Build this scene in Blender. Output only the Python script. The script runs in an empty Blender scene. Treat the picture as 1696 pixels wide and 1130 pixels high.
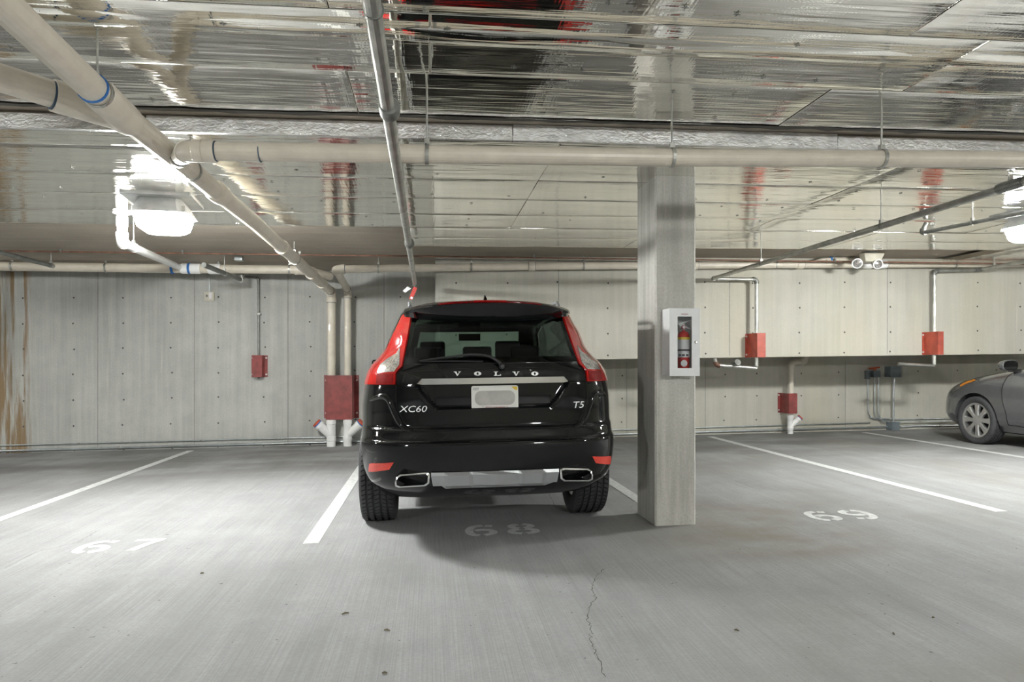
import bpy, bmesh, math, random
import numpy as np
from mathutils import Vector, Matrix
from mathutils.geometry import delaunay_2d_cdt
random.seed(4)
SC = bpy.context.scene
COL = SC.collection

# ------------------------------------------------------------------ camera, world, exposure
SLOPE = 0.0133                      # the garage slabs fall 1.3 % to the left
FPX, HX, HY = 1130.67, 848.0, 604.0
YAW = math.radians(6.86)
CAMZ = 1.20
cam_data = bpy.data.cameras.new('camera'); cam = bpy.data.objects.new('camera', cam_data)
COL.objects.link(cam); SC.camera = cam
cam_data.sensor_width = 36.0; cam_data.lens = 24.0
cam_data.shift_y = (HY-565.0)/1696.0
cam_data.clip_start = 0.05; cam_data.clip_end = 200
cam.location = (0, 0, CAMZ); cam.rotation_euler = (math.radians(90), 0, -YAW)
world = bpy.data.worlds.new('world'); SC.world = world
world.use_nodes = True
world.node_tree.nodes['Background'].inputs[0].default_value = (0.9, 0.95, 1.0, 1)
world.node_tree.nodes['Background'].inputs[1].default_value = 0.05
vs = SC.view_settings
vs.view_transform = 'Standard'; vs.look = 'None'; vs.gamma = 1.0; vs.use_curve_mapping = False
vs.exposure = 1.87
LAMP = 100.0                        # radiance of the lamp lenses

# ------------------------------------------------------------------ pixel rays
CS, SN = math.cos(YAW), math.sin(YAW)
def ray(px, py):
    a = (px-HX)/FPX
    return Vector((a*CS+SN, CS-a*SN, (HY-py)/FPX))
O = Vector((0, 0, CAMZ))
def G(X): return SLOPE*X
def atY(px, py, Y): d = ray(px, py); return O+d*(Y/d.y)
def atX(px, py, X): d = ray(px, py); return O+d*(X/d.x)
def atZ(px, py, z0):                # point on a sloping slab plane z = z0 + SLOPE*X
    d = ray(px, py); return O+d*((z0-CAMZ)/(d.z-SLOPE*d.x))
def flo(px, py, h=0.0): return atZ(px, py, h)

# ------------------------------------------------------------------ materials
class NT:
    def __init__(s, name):
        s.m = bpy.data.materials.new(name); s.m.use_nodes = True
        s.t = s.m.node_tree; s.b = s.t.nodes['Principled BSDF']; s.out = s.t.nodes['Material Output']
        s._pos = None
    def n(s, typ, **kw):
        nd = s.t.nodes.new(typ)
        for k, v in kw.items(): setattr(nd, k, v)
        return nd
    def put(s, sock, v):
        if isinstance(v, bpy.types.NodeSocket): s.t.links.new(v, sock)
        elif isinstance(v, (tuple, list)) and len(v) == 3 and sock.type == 'RGBA': sock.default_value = (*v, 1)
        else: sock.default_value = v
    def pos(s):
        if s._pos is None: s._pos = s.n('ShaderNodeNewGeometry').outputs['Position']
        return s._pos
    def xyz(s):
        sp = s.n('ShaderNodeSeparateXYZ'); s.put(sp.inputs[0], s.pos()); return sp.outputs
    def noise(s, sc, detail=4, scale=1.0, rough=.55, off=(0, 0, 0)):
        mp = s.n('ShaderNodeMapping'); s.put(mp.inputs['Vector'], s.pos())
        mp.inputs['Scale'].default_value = sc if isinstance(sc, tuple) else (sc, sc, sc)
        mp.inputs['Location'].default_value = off
        nz = s.n('ShaderNodeTexNoise'); s.put(nz.inputs['Vector'], mp.outputs[0])
        nz.inputs['Scale'].default_value = scale; nz.inputs['Detail'].default_value = detail; nz.inputs['Roughness'].default_value = rough
        return nz.outputs[0]
    def ramp(s, f, a, b, v0=0., v1=1.):
        r = s.n('ShaderNodeMapRange', interpolation_type='SMOOTHSTEP'); s.put(r.inputs[0], f)
        for i, v in ((1, a), (2, b), (3, v0), (4, v1)): r.inputs[i].default_value = v
        return r.outputs[0]
    def mul(s, a, b, op='MULTIPLY'):
        m = s.n('ShaderNodeMath', operation=op); s.put(m.inputs[0], a); s.put(m.inputs[1], b); return m.outputs[0]
    def mix(s, f, a, b, mode='MIX'):
        m = s.n('ShaderNodeMix', data_type='RGBA', blend_type=mode)
        s.put(m.inputs[0], f); s.put(m.inputs[6], a); s.put(m.inputs[7], b); return m.outputs[2]
    def bump(s, h, strength=.3, dist=.01):
        b = s.n('ShaderNodeBump'); b.inputs['Strength'].default_value = strength; b.inputs['Distance'].default_value = dist
        s.put(b.inputs['Height'], h); s.put(s.b.inputs['Normal'], b.outputs[0])
    def set(s, **kw):
        for k, v in kw.items(): s.put(s.b.inputs[k.replace('_', ' ')], v)
        return s.m
def simple(name, col, rough=.5, metal=0., coat=0., var=.12, sc=9., **kw):
    t = NT(name); f = t.noise(sc, 5)
    lo = tuple(c*(1-var) for c in col); hi = tuple(min(1, c*(1+var)) for c in col)
    t.set(Base_Color=t.mix(t.ramp(f, .3, .7), lo, hi), Roughness=rough, Metallic=metal, Coat_Weight=coat, **kw)
    return t.m
def emit(name, col, s):
    t = NT(name); t.set(Base_Color=(.8, .8, .8), Emission_Color=col, Emission_Strength=s, Roughness=.3); return t.m

def concrete(name, c1, c2, streak=.5, extra=None, bump=.25, sx=(13, 13, .45)):
    t = NT(name)
    big = t.ramp(t.noise(.55, 5), .3, .7)
    med = t.ramp(t.noise(3.2, 6, rough=.65), .25, .75)
    st = t.ramp(t.noise(sx, 5, rough=.6), .3, .72)
    fine = t.noise(60, 3)
    c = t.mix(big, c1, c2)
    c = t.mix(t.mul(med, .45), c, tuple(x*.74 for x in c1))
    c = t.mix(t.mul(st, streak), c, tuple(min(1, x*1.28) for x in c2))
    c = t.mix(t.mul(t.ramp(fine, .35, .65), .18), c, tuple(x*.6 for x in c1))
    if extra: c = extra(t, c)
    t.set(Base_Color=c, Roughness=.88)
    t.bump(t.mul(t.noise(24, 6), t.ramp(t.noise(70, 2), .2, .5)), bump, .01)
    return t.m
def wall_stains(t, c):
    X, Y, Z = t.xyz()
    # rust runs at the far left of the back wall
    win = t.mul(t.ramp(X, -7.1, -6.7), t.ramp(X, -5.66, -5.85))
    run = t.ramp(t.noise((9, 1, .55), 5, rough=.6, off=(3, 0, 0)), .47, .60)
    c = t.mix(t.mul(t.mul(win, run), .85), c, (.20, .115, .035))
    dark = t.mul(t.mul(t.ramp(X, -5.75, -6.2), t.ramp(Z, .5, 1.2)), t.ramp(t.noise((7, 1, .8), 6), .42, .62))
    c = t.mix(t.mul(dark, .6), c, (.10, .09, .065))
    c = t.mix(t.mul(t.ramp(X, -.6, .6), .42), c, (.52, .485, .385))      # the pour of the right half is warmer
    # yellowish runs at the right
    ry = t.mul(t.ramp(X, .5, 5.0), t.ramp(t.noise((1.3, 1, .5), 5, off=(9, 2, 0)), .42, .7))
    c = t.mix(t.mul(ry, .30), c, (.44, .40, .28))
    wh = t.ramp(t.noise((11, 1, .6), 4, off=(1, 0, 4)), .66, .76)
    return t.mix(t.mul(wh, .35), c, (.62, .60, .54))
def floor_stains(t, c):
    X, Y, Z = t.xyz()
    brush = t.noise((150, 1.2, 1), 2)
    c = t.mix(t.mul(t.ramp(brush, .3, .7), .28), c, (.16, .16, .155))
    # tyre and oil soiling towards the wall
    oil = t.mul(t.ramp(Y, 6.6, 9.0), t.ramp(t.noise((.55, 1.0, 1), 6, off=(2.2, .4, 0)), .38, .60))
    c = t.mix(t.mul(oil, .58), c, (.105, .10, .09))
    mid = t.mul(t.ramp(X, .4, 2.0), t.ramp(t.noise((.8, .7, 1), 6, off=(7, 0, 0)), .45, .7))
    c = t.mix(t.mul(mid, .40), c, (.20, .185, .155))
    bx_ = t.mul(t.mul(t.ramp(X, 1.2, 2.2), t.ramp(X, 3.3, 2.6)), t.mul(t.ramp(Y, 3.7, 4.1), t.ramp(Y, 5.9, 5.0)))
    c = t.mix(t.mul(t.mul(bx_, t.ramp(t.noise((1.6, 2.2, 1), 6, off=(4, 4, 0)), .35, .65)), .6), c, (.20, .165, .125))
    sp = t.ramp(t.noise(26, 2, off=(3, 1, 0)), .735, .76)
    c = t.mix(t.mul(sp, .7), c, (.05, .045, .04))
    return c
M = {}
M['wall'] = concrete('wall_concrete', (.355, .36, .335), (.485, .485, .455), .36, wall_stains)
M['slab'] = concrete('slab_concrete', (.33, .285, .23), (.43, .38, .315), .25, None, sx=(.6, 8, 1))
M['beam'] = concrete('joint_concrete', (.17, .145, .11), (.26, .225, .175), .3, None, sx=(.8, 8, 8))
M['column'] = concrete('column_concrete', (.39, .385, .35), (.56, .55, .51), .55, None, .45, sx=(14, 14, .9))
M['floor'] = concrete('floor_concrete', (.305, .307, .309), (.385, .387, .389), .3, floor_stains, .15, sx=(5, .4, 1))
def foil(name, rough=.10, amp=1.0, tint=(.90, .88, .82)):
    t = NT(name)
    w1 = t.noise((1.8, 42, 1), 1.5, rough=.5)
    w2 = t.noise((2.2, 11, 1), 1, off=(4, 2, 0))
    w3 = t.noise((95, 8, 1), 0)
    h = t.mul(t.mul(t.mul(w1, .40), t.mul(w2, .85), 'ADD'), t.mul(w3, .06), 'ADD')
    b = t.n('ShaderNodeBump'); b.inputs['Strength'].default_value = .32*amp; b.inputs['Distance'].default_value = .012
    t.put(b.inputs['Height'], h); t.put(t.b.inputs['Normal'], b.outputs[0])
    c = t.mix(t.ramp(t.noise((2, 9, 1), 5, off=(1, 1, 1)), .3, .7), tuple(x*.88 for x in tint), tint)
    t.set(Base_Color=c, Metallic=1.0, Roughness=rough)
    return t.m
M['foil'] = foil('ceiling_foil', .05, 1.0)
t_ = NT('foil_tape'); t_.set(Base_Color=t_.mix(t_.ramp(t_.noise(14, 4), .3, .7), (.62, .62, .62), (.86, .86, .85)), Metallic=1.0, Roughness=.24)
t_.bump(t_.noise((26, 26, 34), 5, rough=.7), .55, .02); M['foil_tape'] = t_.m
M['pvc'] = simple('cream_pvc', (.60, .55, .46), .38, coat=.15, var=.06)
M['pvc_white'] = simple('white_pvc', (.80, .80, .78), .35, coat=.2, var=.04)
M['glue'] = simple('pipe_cement', (.03, .06, .10), .5)
M['glue_blue'] = simple('blue_primer', (.02, .14, .42), .5)
M['steel'] = simple('galvanised_steel', (.42, .42, .39), .38, .85, var=.2)
M['steel_dark'] = simple('dark_steel_pipe', (.20, .205, .19), .45, .6, var=.25)
M['conduit'] = simple('metal_conduit', (.50, .54, .55), .32, .8, var=.15)
M['copper'] = simple('brown_pipe', (.17, .085, .055), .55, .2, var=.3)
M['red'] = simple('red_guard_paint', (.22, .040, .035), .55, var=.25)
M['red_bright'] = simple('red_orange_guard_paint', (.36, .062, .036), .5, var=.2)
M['cap_red'] = simple('red_cleanout_cap', (.52, .09, .04), .5)
M['zinc'] = simple('zinc_bolt', (.72, .72, .70), .35, .6)
M['box_grey'] = simple('grey_enamel_box', (.16, .19, .21), .5, .1)
M['box_beige'] = simple('beige_plastic', (.55, .52, .43), .5)
M['white'] = simple('white_enamel', (.80, .81, .82), .35, coat=.3, var=.03)
M['paint_white'] = simple('floor_marking_paint', (.90, .90, .89), .7, var=.05, sc=22)
M['paint_worn'] = simple('worn_floor_paint', (.62, .63, .62), .75, var=.16, sc=30)
M['crack'] = simple('crack_dark', (.09, .085, .075), .9)
M['hole'] = simple('tie_hole_dark', (.09, .085, .078), .95)
M['seam'] = simple('form_seam', (.27, .265, .24), .9)
M['leaf'] = simple('dry_twig', (.12, .10, .06), .8)
M['lens'] = emit('lit_lamp_lens', (.985, 1.0, .975), LAMP*1.7)
M['lens_low'] = emit('lit_lamp_lens_bottom', (.985, 1.0, .975), LAMP*.22)
M['housing'] = simple('lamp_housing_grey', (.42, .43, .43), .5, .1)
M['black_paint'] = simple('black_car_paint', (.004, .0045, .005), .06, coat=0.0, var=.2)
M['black_plastic'] = simple('black_plastic', (.018, .018, .019), .45)
M['black_gloss'] = simple('black_gloss_trim', (.005, .005, .005), .08, coat=.6)
M['gap'] = simple('panel_gap_black', (.002, .002, .002), .9)
M['chrome'] = simple('chrome', (.85, .85, .85), .10, 1.0, var=.03)
M['chrome_letter'] = simple('chrome_lettering', (.9, .9, .9), .3, .55, var=.02)
M['silver'] = simple('silver_skid_plate', (.40, .41, .42), .38, .6, var=.05)
M['tail_red'] = simple('red_lamp_lens', (.45, .010, .008), .10, coat=.4, var=.08)
M['tail_deep'] = simple('deep_red_lamp_lens', (.22, .005, .006), .12, coat=.4, var=.2, sc=60)
M['tail_clear'] = simple('clear_lamp_lens', (.42, .40, .38), .16, .75, coat=1.0, var=.5, sc=70)
M['reflector'] = simple('red_reflector', (.72, .05, .03), .25, coat=.6, var=.1, sc=80)
M['rubber'] = simple('tyre_rubber', (.042, .043, .045), .75, var=.2, sc=40)
M['rim'] = simple('alloy_rim', (.62, .62, .61), .28, .85, var=.06)
M['rim_dark'] = simple('wheel_well_dark', (.01, .01, .01), .8)
M['grey_paint'] = simple('grey_car_paint', (.115, .118, .122), .22, .35, coat=1.0, var=.05)
M['amber'] = simple('amber_lamp', (.85, .30, .02), .2, coat=.8)
M['seat'] = simple('dark_seat_cloth', (.018, .017, .017), .8)
M['plate'] = simple('plate_white', (.70, .70, .66), .45, var=.03)
M['plate_grey'] = simple('plate_grey_smear', (.40, .39, .365), .5, var=.10, sc=14)
M['yellow'] = simple('yellow_sticker', (.75, .50, .03), .5)
M['text_dark'] = simple('dark_print', (.04, .04, .06), .6)
M['text_red'] = simple('red_print', (.35, .03, .04), .6)
M['ext_red'] = simple('extinguisher_red', (.55, .012, .015), .25, coat=.6)
M['label_white'] = simple('label_white', (.72, .70, .72), .5, var=.06, sc=120)
M['tag_red'] = simple('red_tag', (.60, .06, .05), .6, var=.2)
def glass(name, tint, ior=1.5):
    t = NT(name); t.t.nodes.remove(t.b)
    tr = t.n('ShaderNodeBsdfTransparent'); tr.inputs[0].default_value = (*tint, 1)
    gl = t.n('ShaderNodeBsdfGlossy'); gl.inputs['Roughness'].default_value = .015
    t.put(gl.inputs[0], t.mix(t.noise(3.), (.92, .95, .95), (1., 1., 1.)))
    lw = t.n('ShaderNodeLayerWeight'); lw.inputs[0].default_value = .5
    f0 = ((ior-1)/(ior+1))**2
    fr = t.mul(t.mul(t.mul(lw.outputs['Facing'], 5.0, 'POWER'), .75), f0, 'ADD')
    mx = t.n('ShaderNodeMixShader'); t.put(mx.inputs[0], fr); t.put(mx.inputs[1], tr.outputs[0]); t.put(mx.inputs[2], gl.outputs[0])
    t.put(t.out.inputs[0], mx.outputs[0]); return t.m
M['glass_dark'] = glass('tinted_car_glass', (.25, .29, .28), 1.38)
M['glass_green'] = glass('green_windscreen_glass', (.55, .72, .62))
M['glass_clear'] = glass('clear_pane', (.92, .93, .93), 1.35)

# ------------------------------------------------------------------ object helpers
def mk(name, V, F, mat, parent=None, smooth=False, keep=True):
    me = bpy.data.meshes.new(name); me.from_pydata([tuple(v) for v in V], [], [tuple(f) for f in F]); me.update()
    bm = bmesh.new(); bm.from_mesh(me); bmesh.ops.recalc_face_normals(bm, faces=bm.faces); bm.to_mesh(me); bm.free()
    return mo(name, me, mat, parent, smooth, keep)
def mo(name, me, mat, parent=None, smooth=False, keep=True):
    if mat is not None: me.materials.clear(); me.materials.append(M[mat])
    if smooth: me.polygons.foreach_set('use_smooth', [True]*len(me.polygons))
    o = bpy.data.objects.new(name, me); COL.objects.link(o)
    if parent is not None:
        o.parent = parent
        if keep: o.matrix_parent_inverse = inv_of(parent)
    return o
def inv_of(p):
    m = Matrix.Identity(4); q = p
    while q is not None:
        m = q.matrix_parent_inverse @ q.matrix_basis @ m if q.parent else q.matrix_basis @ m
        q = q.parent
    return m.inverted()
def thing(name, label, cat, loc=(0, 0, 0), group=None, rot=(0, 0, 0)):
    o = bpy.data.objects.new(name, None); COL.objects.link(o); o.empty_display_size = .1
    o.location = loc; o.rotation_euler = rot
    return tag(o, label, cat, group)
def tag(o, label=None, cat=None, group=None, kind=None):
    if label: o['label'] = label
    if cat: o['category'] = cat
    if group: o['group'] = group
    if kind: o['kind'] = kind
    return o
def box(a, b):
    (x0, y0, z0), (x1, y1, z1) = a, b
    V = [(x, y, z) for z in (z0, z1) for y in (y0, y1) for x in (x0, x1)]
    return V, [(0, 2, 3, 1), (4, 5, 7, 6), (0, 1, 5, 4), (2, 6, 7, 3), (0, 4, 6, 2), (1, 3, 7, 5)]
def join(*parts):
    V, F = [], []
    for v, f in parts:
        n = len(V); V += list(v); F += [tuple(i+n for i in q) for q in f]
    return V, F
def bev(o, w=.004, seg=2):
    bm = bmesh.new(); bm.from_mesh(o.data)
    bmesh.ops.bevel(bm, geom=bm.edges[:], offset=w, segments=seg, affect='EDGES', profile=.7)
    bm.to_mesh(o.data); bm.free(); return o
def tube(pts, r, seg=16, caps=True):
    pts = [Vector(p) for p in pts]; n = len(pts)
    rs = r if isinstance(r, (list, tuple)) else [r]*n
    V, F = [], []; up = None
    for i, p in enumerate(pts):
        t = (pts[min(i+1, n-1)]-pts[max(i-1, 0)]).normalized()
        if up is None:
            up = Vector((0, 0, 1)) if abs(t.z) < .9 else Vector((1, 0, 0))
        a = t.cross(up).normalized(); up = a.cross(t).normalized()
        for k in range(seg):
            th = 2*math.pi*k/seg; V.append(p+a*math.cos(th)*rs[i]+up*math.sin(th)*rs[i])
    for i in range(n-1):
        for k in range(seg):
            k2 = (k+1) % seg; F.append((i*seg+k, i*seg+k2, (i+1)*seg+k2, (i+1)*seg+k))
    if caps: F.append(tuple(range(seg))[::-1]); F.append(tuple(range((n-1)*seg, n*seg)))
    return V, F
def ring(c, axis, R, r, seg=24, w=None):
    """a flat band clamp of radius R around axis through c"""
    c = Vector(c); t = Vector(axis).normalized(); w = w or r*2
    return tube([c-t*w/2, c+t*w/2], R, seg)
def lathe(profile, c, axis, seg=32, close=False):
    """profile: (r, s) along axis"""
    c = Vector(c); t = Vector(axis).normalized()
    u = Vector((0, 0, 1)) if abs(t.z) < .9 else Vector((1, 0, 0))
    a = t.cross(u).normalized(); b = a.cross(t)
    V, F = [], []; n = len(profile)
    for (r, s) in profile:
        for k in range(seg):
            th = 2*math.pi*k/seg; V.append(c+t*s+(a*math.cos(th)+b*math.sin(th))*r)
    for i in range(n-1 if not close else n):
        j = (i+1) % n
        for k in range(seg):
            k2 = (k+1) % seg; F.append((i*seg+k, i*seg+k2, j*seg+k2, j*seg+k))
    if not close:
        F.append(tuple(range(seg))[::-1]); F.append(tuple(range((n-1)*seg, n*seg)))
    return V, F
def autosmooth(o, ang=40):
    me = o.data; me.polygons.foreach_set('use_smooth', [True]*len(me.polygons))
    bm = bmesh.new(); bm.from_mesh(me); lim = math.radians(ang)
    for e in bm.edges:
        if len(e.link_faces) == 2 and e.calc_face_angle(0) > lim: e.smooth = False
    bm.to_mesh(me); bm.free(); return o
def slab(x0, x1, y0, y1, zb, zt):
    V, F = box((x0, y0, 0), (x1, y1, 1))
    return [(x, y, (zt if z else zb)+G(x)) for x, y, z in V], F

# ------------------------------------------------------------------ the shell
YW, YB = 10.65, 9.20               # recessed wall, face of the projecting upper wall
ZN, ZF, ZS = 2.622, 2.555, 2.65     # near foil, far foil, concrete soffit
XL, XR, YN = -15., 17., -9.
YJ = 4.11                          # where the thicker insulated slab begins
fl = tag(mk('floor', *slab(XL, XR, YN, YW+.3, -.3, 0), 'floor'), 'grey brushed concrete garage floor', 'floor', kind='structure')
ce = tag(mk('ceiling', *slab(XL, XR, YN, YW+.3, ZS, ZS+.3), 'slab'), 'bare concrete garage soffit partly covered with foil insulation', 'ceiling', kind='structure')
wb = tag(mk('wall_back', *slab(XL, XR, YW, YW+.3, -.1, ZS+.1), 'wall'), 'board-marked concrete wall with tie holes and rust runs', 'wall', kind='structure')
BX0 = .075
wu = tag(mk('wall_upper', *slab(BX0, XR, YB, YW-.001, 1.243, ZS+.02), 'wall'), 'pale concrete wall projecting above the recess', 'wall', kind='structure')
for nm, a in (('wall_left', (XL-.3, XL, YN, YW)), ('wall_right', (XR, XR+.3, YN, YW)), ('wall_near', (XL, XR, YN-.3, YN))):
    tag(mk(nm, *slab(*a, -.1, ZS+.1), 'wall'), None, None, None, 'structure')
tag(bpy.data.objects['wall_left'], 'concrete end wall at the far left'); tag(bpy.data.objects['wall_right'], 'concrete end wall at the far right'); tag(bpy.data.objects['wall_near'], 'concrete wall behind the viewpoint')

# tie holes and form seams of the walls
def holes(wall, Y, xs, zs, r=.0135, miss=()):
    V, F = [], []
    for x in xs:
        for z in zs:
            v, f = lathe([(r, 0), (r*.9, .0025)], (x+random.uniform(-.012, .012), Y-.0025, z+G(x)+random.uniform(-.008, .008)), (0, 1, 0), 8)
            V, F = join((V, F), (v, f))
    o = mk('tie_hole', V, F, 'hole', wall); o['kind'] = 'stuff'
hx = [atY(px, 480, YW).x for px in (38, 122, 204, 284, 362, 438, 514, 588, 662)]
holes(wb, YW, [hx[0]-.7, hx[0]-1.4]+hx, [2.245-.374*i for i in range(7)])
holes(wb, YW, [atY(px, 640, YW).x for px in (1030, 1118, 1200, 1253, 1326, 1388, 1455, 1520, 1585, 1650)], [.98, .61, .23])
holes(wu, YB, [.34+.70*i for i in range(-0, 17)], [2.30, 1.945, 1.59, 1.27+.03])
for px in (162, 322, 477, 636):
    p = atY(px, 600, YW); mk('form_seam', *box((p.x-.006, YW-.002, G(p.x)+.02), (p.x+.006, YW+.01, ZS-.05)), 'seam', wb)
for px in (1038, 1168, 1400):
    p = atY(px, 650, YW); mk('form_seam', *box((p.x-.005, YW-.002, G(p.x)+.02), (p.x+.005, YW+.01, 1.25)), 'seam', wb)
for X in (1.75, 4.2, 6.6, 9.0):
    mk('form_seam', *box((X-.005, YB-.002, 1.27+G(X)), (X+.005, YB+.01, ZS)), 'seam', wu)

# thick insulated slab zone beyond the joint
z2 = tag(mk('trim_1', *join(slab(XL, XR, YJ, 6.78, ZF+.03, ZS+.01), slab(-.22, XR, 6.7801, 7.88, ZF+.03, ZS+.01)), 'beam'), 'brown concrete edge along the ceiling joint', 'ceiling edge', kind='structure')
# foil boards, one object each
def foil_board(L, W, T, seed):
    rnd = random.Random(seed); nx, ny = 16, 8; V, F = [], []
    us = [-L/2, -L/2+.006]+[-L/2+L*i/(nx-2) for i in range(1, nx-2)]+[L/2-.006, L/2]
    ws = [-W/2, -W/2+.006]+[-W/2+W*i/(ny-2) for i in range(1, ny-2)]+[W/2-.006, W/2]
    ph = [rnd.uniform(0, 6.28) for _ in range(4)]
    for j in range(ny+1):
        for i in range(nx+1):
            e = 1 if i in (0, nx) or j in (0, ny) else 0
            V.append((us[i], ws[j], (.0010 if e else 0)+.0006*math.sin(us[i]*3.1+ph[0])*math.sin(ws[j]*6+ph[1])+.0003*math.sin(us[i]*7+ph[2]+ws[j]*9)))
    n = len(V)
    for j in range(ny+1):
        for i in range(nx+1): V.append((us[i], ws[j], T))
    q = lambda i, j, k=0: k*n+j*(nx+1)+i
    for j in range(ny):
        for i in range(nx):
            F.append((q(i, j), q(i, j+1), q(i+1, j+1), q(i+1, j))); F.append((q(i, j, 1), q(i+1, j, 1), q(i+1, j+1, 1), q(i, j+1, 1)))
    for i in range(nx):
        F.append((q(i, 0), q(i+1, 0), q(i+1, 0, 1), q(i, 0, 1))); F.append((q(i, ny), q(i, ny, 1), q(i+1, ny, 1), q(i+1, ny)))
    for j in range(ny):
        F.append((q(0, j), q(0, j, 1), q(0, j+1, 1), q(0, j+1))); F.append((q(nx, j), q(nx, j+1), q(nx, j+1, 1), q(nx, j, 1)))
    me = bpy.data.meshes.new('foil_board'); me.from_pydata(V, [], F); me.update(); me.materials.append(M['foil'])
    me.polygons.foreach_set('use_smooth', [k < 0 for k in range(len(me.polygons))])
    for p in me.polygons:
        if all(v < n for v in p.vertices): p.use_smooth = True
    return me
BL, BWD = 2.50, .58
boards = {}
def lay(xc, yc, z0, L, W, T, parent):
    key = (round(L, 3), round(W, 3), round(T, 3), random.randrange(3))
    if key not in boards: boards[key] = foil_board(L-.002, W-.0006, T, hash(key) % 999)
    o = mo('foil_board', boards[key], None, parent)
    o.location = (xc, yc, z0+G(xc)+random.uniform(-.0012, .0012)); o.rotation_euler = (random.uniform(-.0010, .0010), -SLOPE+random.uniform(-.0005, .0005), 0)
xs_near = [-.40+BL*(i-.5) for i in range(-3, 5)]
YNE = YJ-.165                       # torn end of the near foil; bare soffit shows up to the joint
ys = [YNE-BWD*(i+.5) for i in range(6)]
for i, y in enumerate(ys):
    for x in xs_near: lay(x+(.4 if i % 2 else 0), y, ZN, BL, BWD, .026, ce)
ye = ys[-1]-BWD/2
mk('foil_board', *slab(XL, XR, YN, ye-.003, ZN, ZN+.026), 'foil', ce)
mk('foil_board', *slab(XL, xs_near[0]-BL/2-.01, ye, YNE, ZN+.001, ZN+.026), 'foil', ce)
mk('foil_board', *slab(xs_near[-1]+BL/2+.42, XR, ye, YNE, ZN+.001, ZN+.026), 'foil', ce)
xs_far = [.80+BL*(i-.5) for i in range(-3, 5)]
fw = (6.80-YJ)/4.5
fr = [YJ+.005+fw*.25]+[YJ+fw*(.5+.5+i) for i in range(4)]
for i, y in enumerate(fr):
    for x in xs_far: lay(x, y, ZF, BL, fw*.5 if i == 0 else fw, .03, z2)
for j in range(2):
    for i in range(5): lay(-.22+BL*(i+.5), 6.80+.54*(j+.5), ZF-.0015, BL, .54, .03, z2)
mk('foil_board', *slab(XL, xs_far[0]-BL/2-.01, YJ, 6.8, ZF, ZF+.03), 'foil', z2)
mk('foil_board', *slab(xs_far[-1]+BL/2+.01, XR, YJ, 7.88, ZF, ZF+.03), 'foil', z2)
mk('foil_board', *slab(7.3, XR, 7.88, YB-.01, ZF+.001, ZF+.06), 'foil', z2)
# foil tape turned up over the edge of the thick zone, in lengths, and the bulging ridge of the near foil
for i in range(12):
    x0 = -10+2.1*i
    mk('foil_tape', *slab(x0, x0+2.095, YJ-.010-.002*(i % 2), YJ+.02, ZF-.006, ZF+.078+.006*((i*7) % 3)), 'foil_tape', z2)
V, F = [], []; nx = 160
for i in range(nx+1):
    x = -9+20*i/nx; r = .012+.005*math.sin(x*1.9)+.003*math.sin(x*7.3)
    yc = 2.97+.02*math.sin(x*.8)
    for k in range(7):
        a = math.pi*k/6; V.append((x, yc+.075*math.cos(a), ZN+G(x)+.004-r*math.sin(a)))
for i in range(nx):
    for k in range(6): F.append((i*7+k, i*7+k+1, (i+1)*7+k+1, (i+1)*7+k))
mk('foil_seam_bulge', V, F, 'foil', ce, True)
# torn dark edge of the near foil at the joint
V, F = [], []; n = 220
for i in range(n+1):
    x = -9+20*i/n; d = .018+.02*abs(math.sin(x*3.1+math.sin(x*9)))*random.random()
    V += [(x, YNE-d, ZN+G(x)-.0035), (x, YNE+.012+.03*random.random()**3, ZN+G(x)-.003)]
for i in range(n): F.append((2*i, 2*i+1, 2*i+3, 2*i+2))
mk('torn_foil_edge', V, F, 'crack', ce)
# insulation pins
V, F = [], []
def pin(x, y, z):
    global V, F
    V, F = join((V, F), box((x-.014, y-.0015, z-.003), (x+.014, y+.0015, z)), box((x-.0015, y-.014, z-.003), (x+.0015, y+.014, z)))
for i in range(60):
    for y in [a+b for a in ys[:5] for b in (-.16, .16)]: pin(-8+.31*i+random.uniform(-.05, .05), y+random.uniform(-.03, .03), ZN-.003+G(-8+.31*i)) if random.random() < .30 else None
    for y in [a+b for a in fr[1:] for b in (-.16, .16)]: pin(-8+.31*i+random.uniform(-.05, .05), y+random.uniform(-.03, .03), ZF-.003+G(-8+.31*i)) if random.random() < .35 else None
o = mk('insulation_pin', V, F, 'steel_dark', ce); o['kind'] = 'stuff'

# ------------------------------------------------------------------ column
CX0, CX1, CY0, CY1 = 1.630, 1.940, 4.815, 5.25
co = mk('concrete_column', *box((CX0, CY0, G(CX0)-.01), (CX1, CY1, ZS+.05)), 'column')
bev(co, .012, 1)
tag(co, 'square board-formed concrete column with an extinguisher cabinet', 'column')

# ------------------------------------------------------------------ floor markings
def ribbon(pts, w, h=.0025, close=False):
    P = [Vector(p) for p in pts]; V, F = [], []
    for i, p in enumerate(P):
        t = (P[min(i+1, len(P)-1)]-P[max(i-1, 0)]); t.z = 0; t.normalize()
        nrm = Vector((-t.y, t.x, 0)); ww = w[i] if isinstance(w, (list, tuple)) else w
        for s in (-.5, .5):
            q = p+nrm*ww*s; V.append((q.x, q.y, G(q.x)+h))
    for i in range(len(P)-1): F.append((2*i, 2*i+1, 2*i+3, 2*i+2))
    return V, F
for x, y0, lab in ((-3.43, 4.75, 'white stall line left of the number 67'), (-.80, 4.74, 'white stall line between the number 67 and the black car'), (1.80, 4.95, 'white stall line between the black car and the column'), (4.40, 4.80, 'white stall line right of the number 69'), (7.02, 4.80, 'white stall line beside the grey car')):
    ln = mk('stall_line', *ribbon([(x, y0+(10.35-y0)*k/8, 0) for k in range(9)], .105), 'paint_worn')
    tag(ln, lab, 'parking line', 'painted stall lines')
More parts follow.
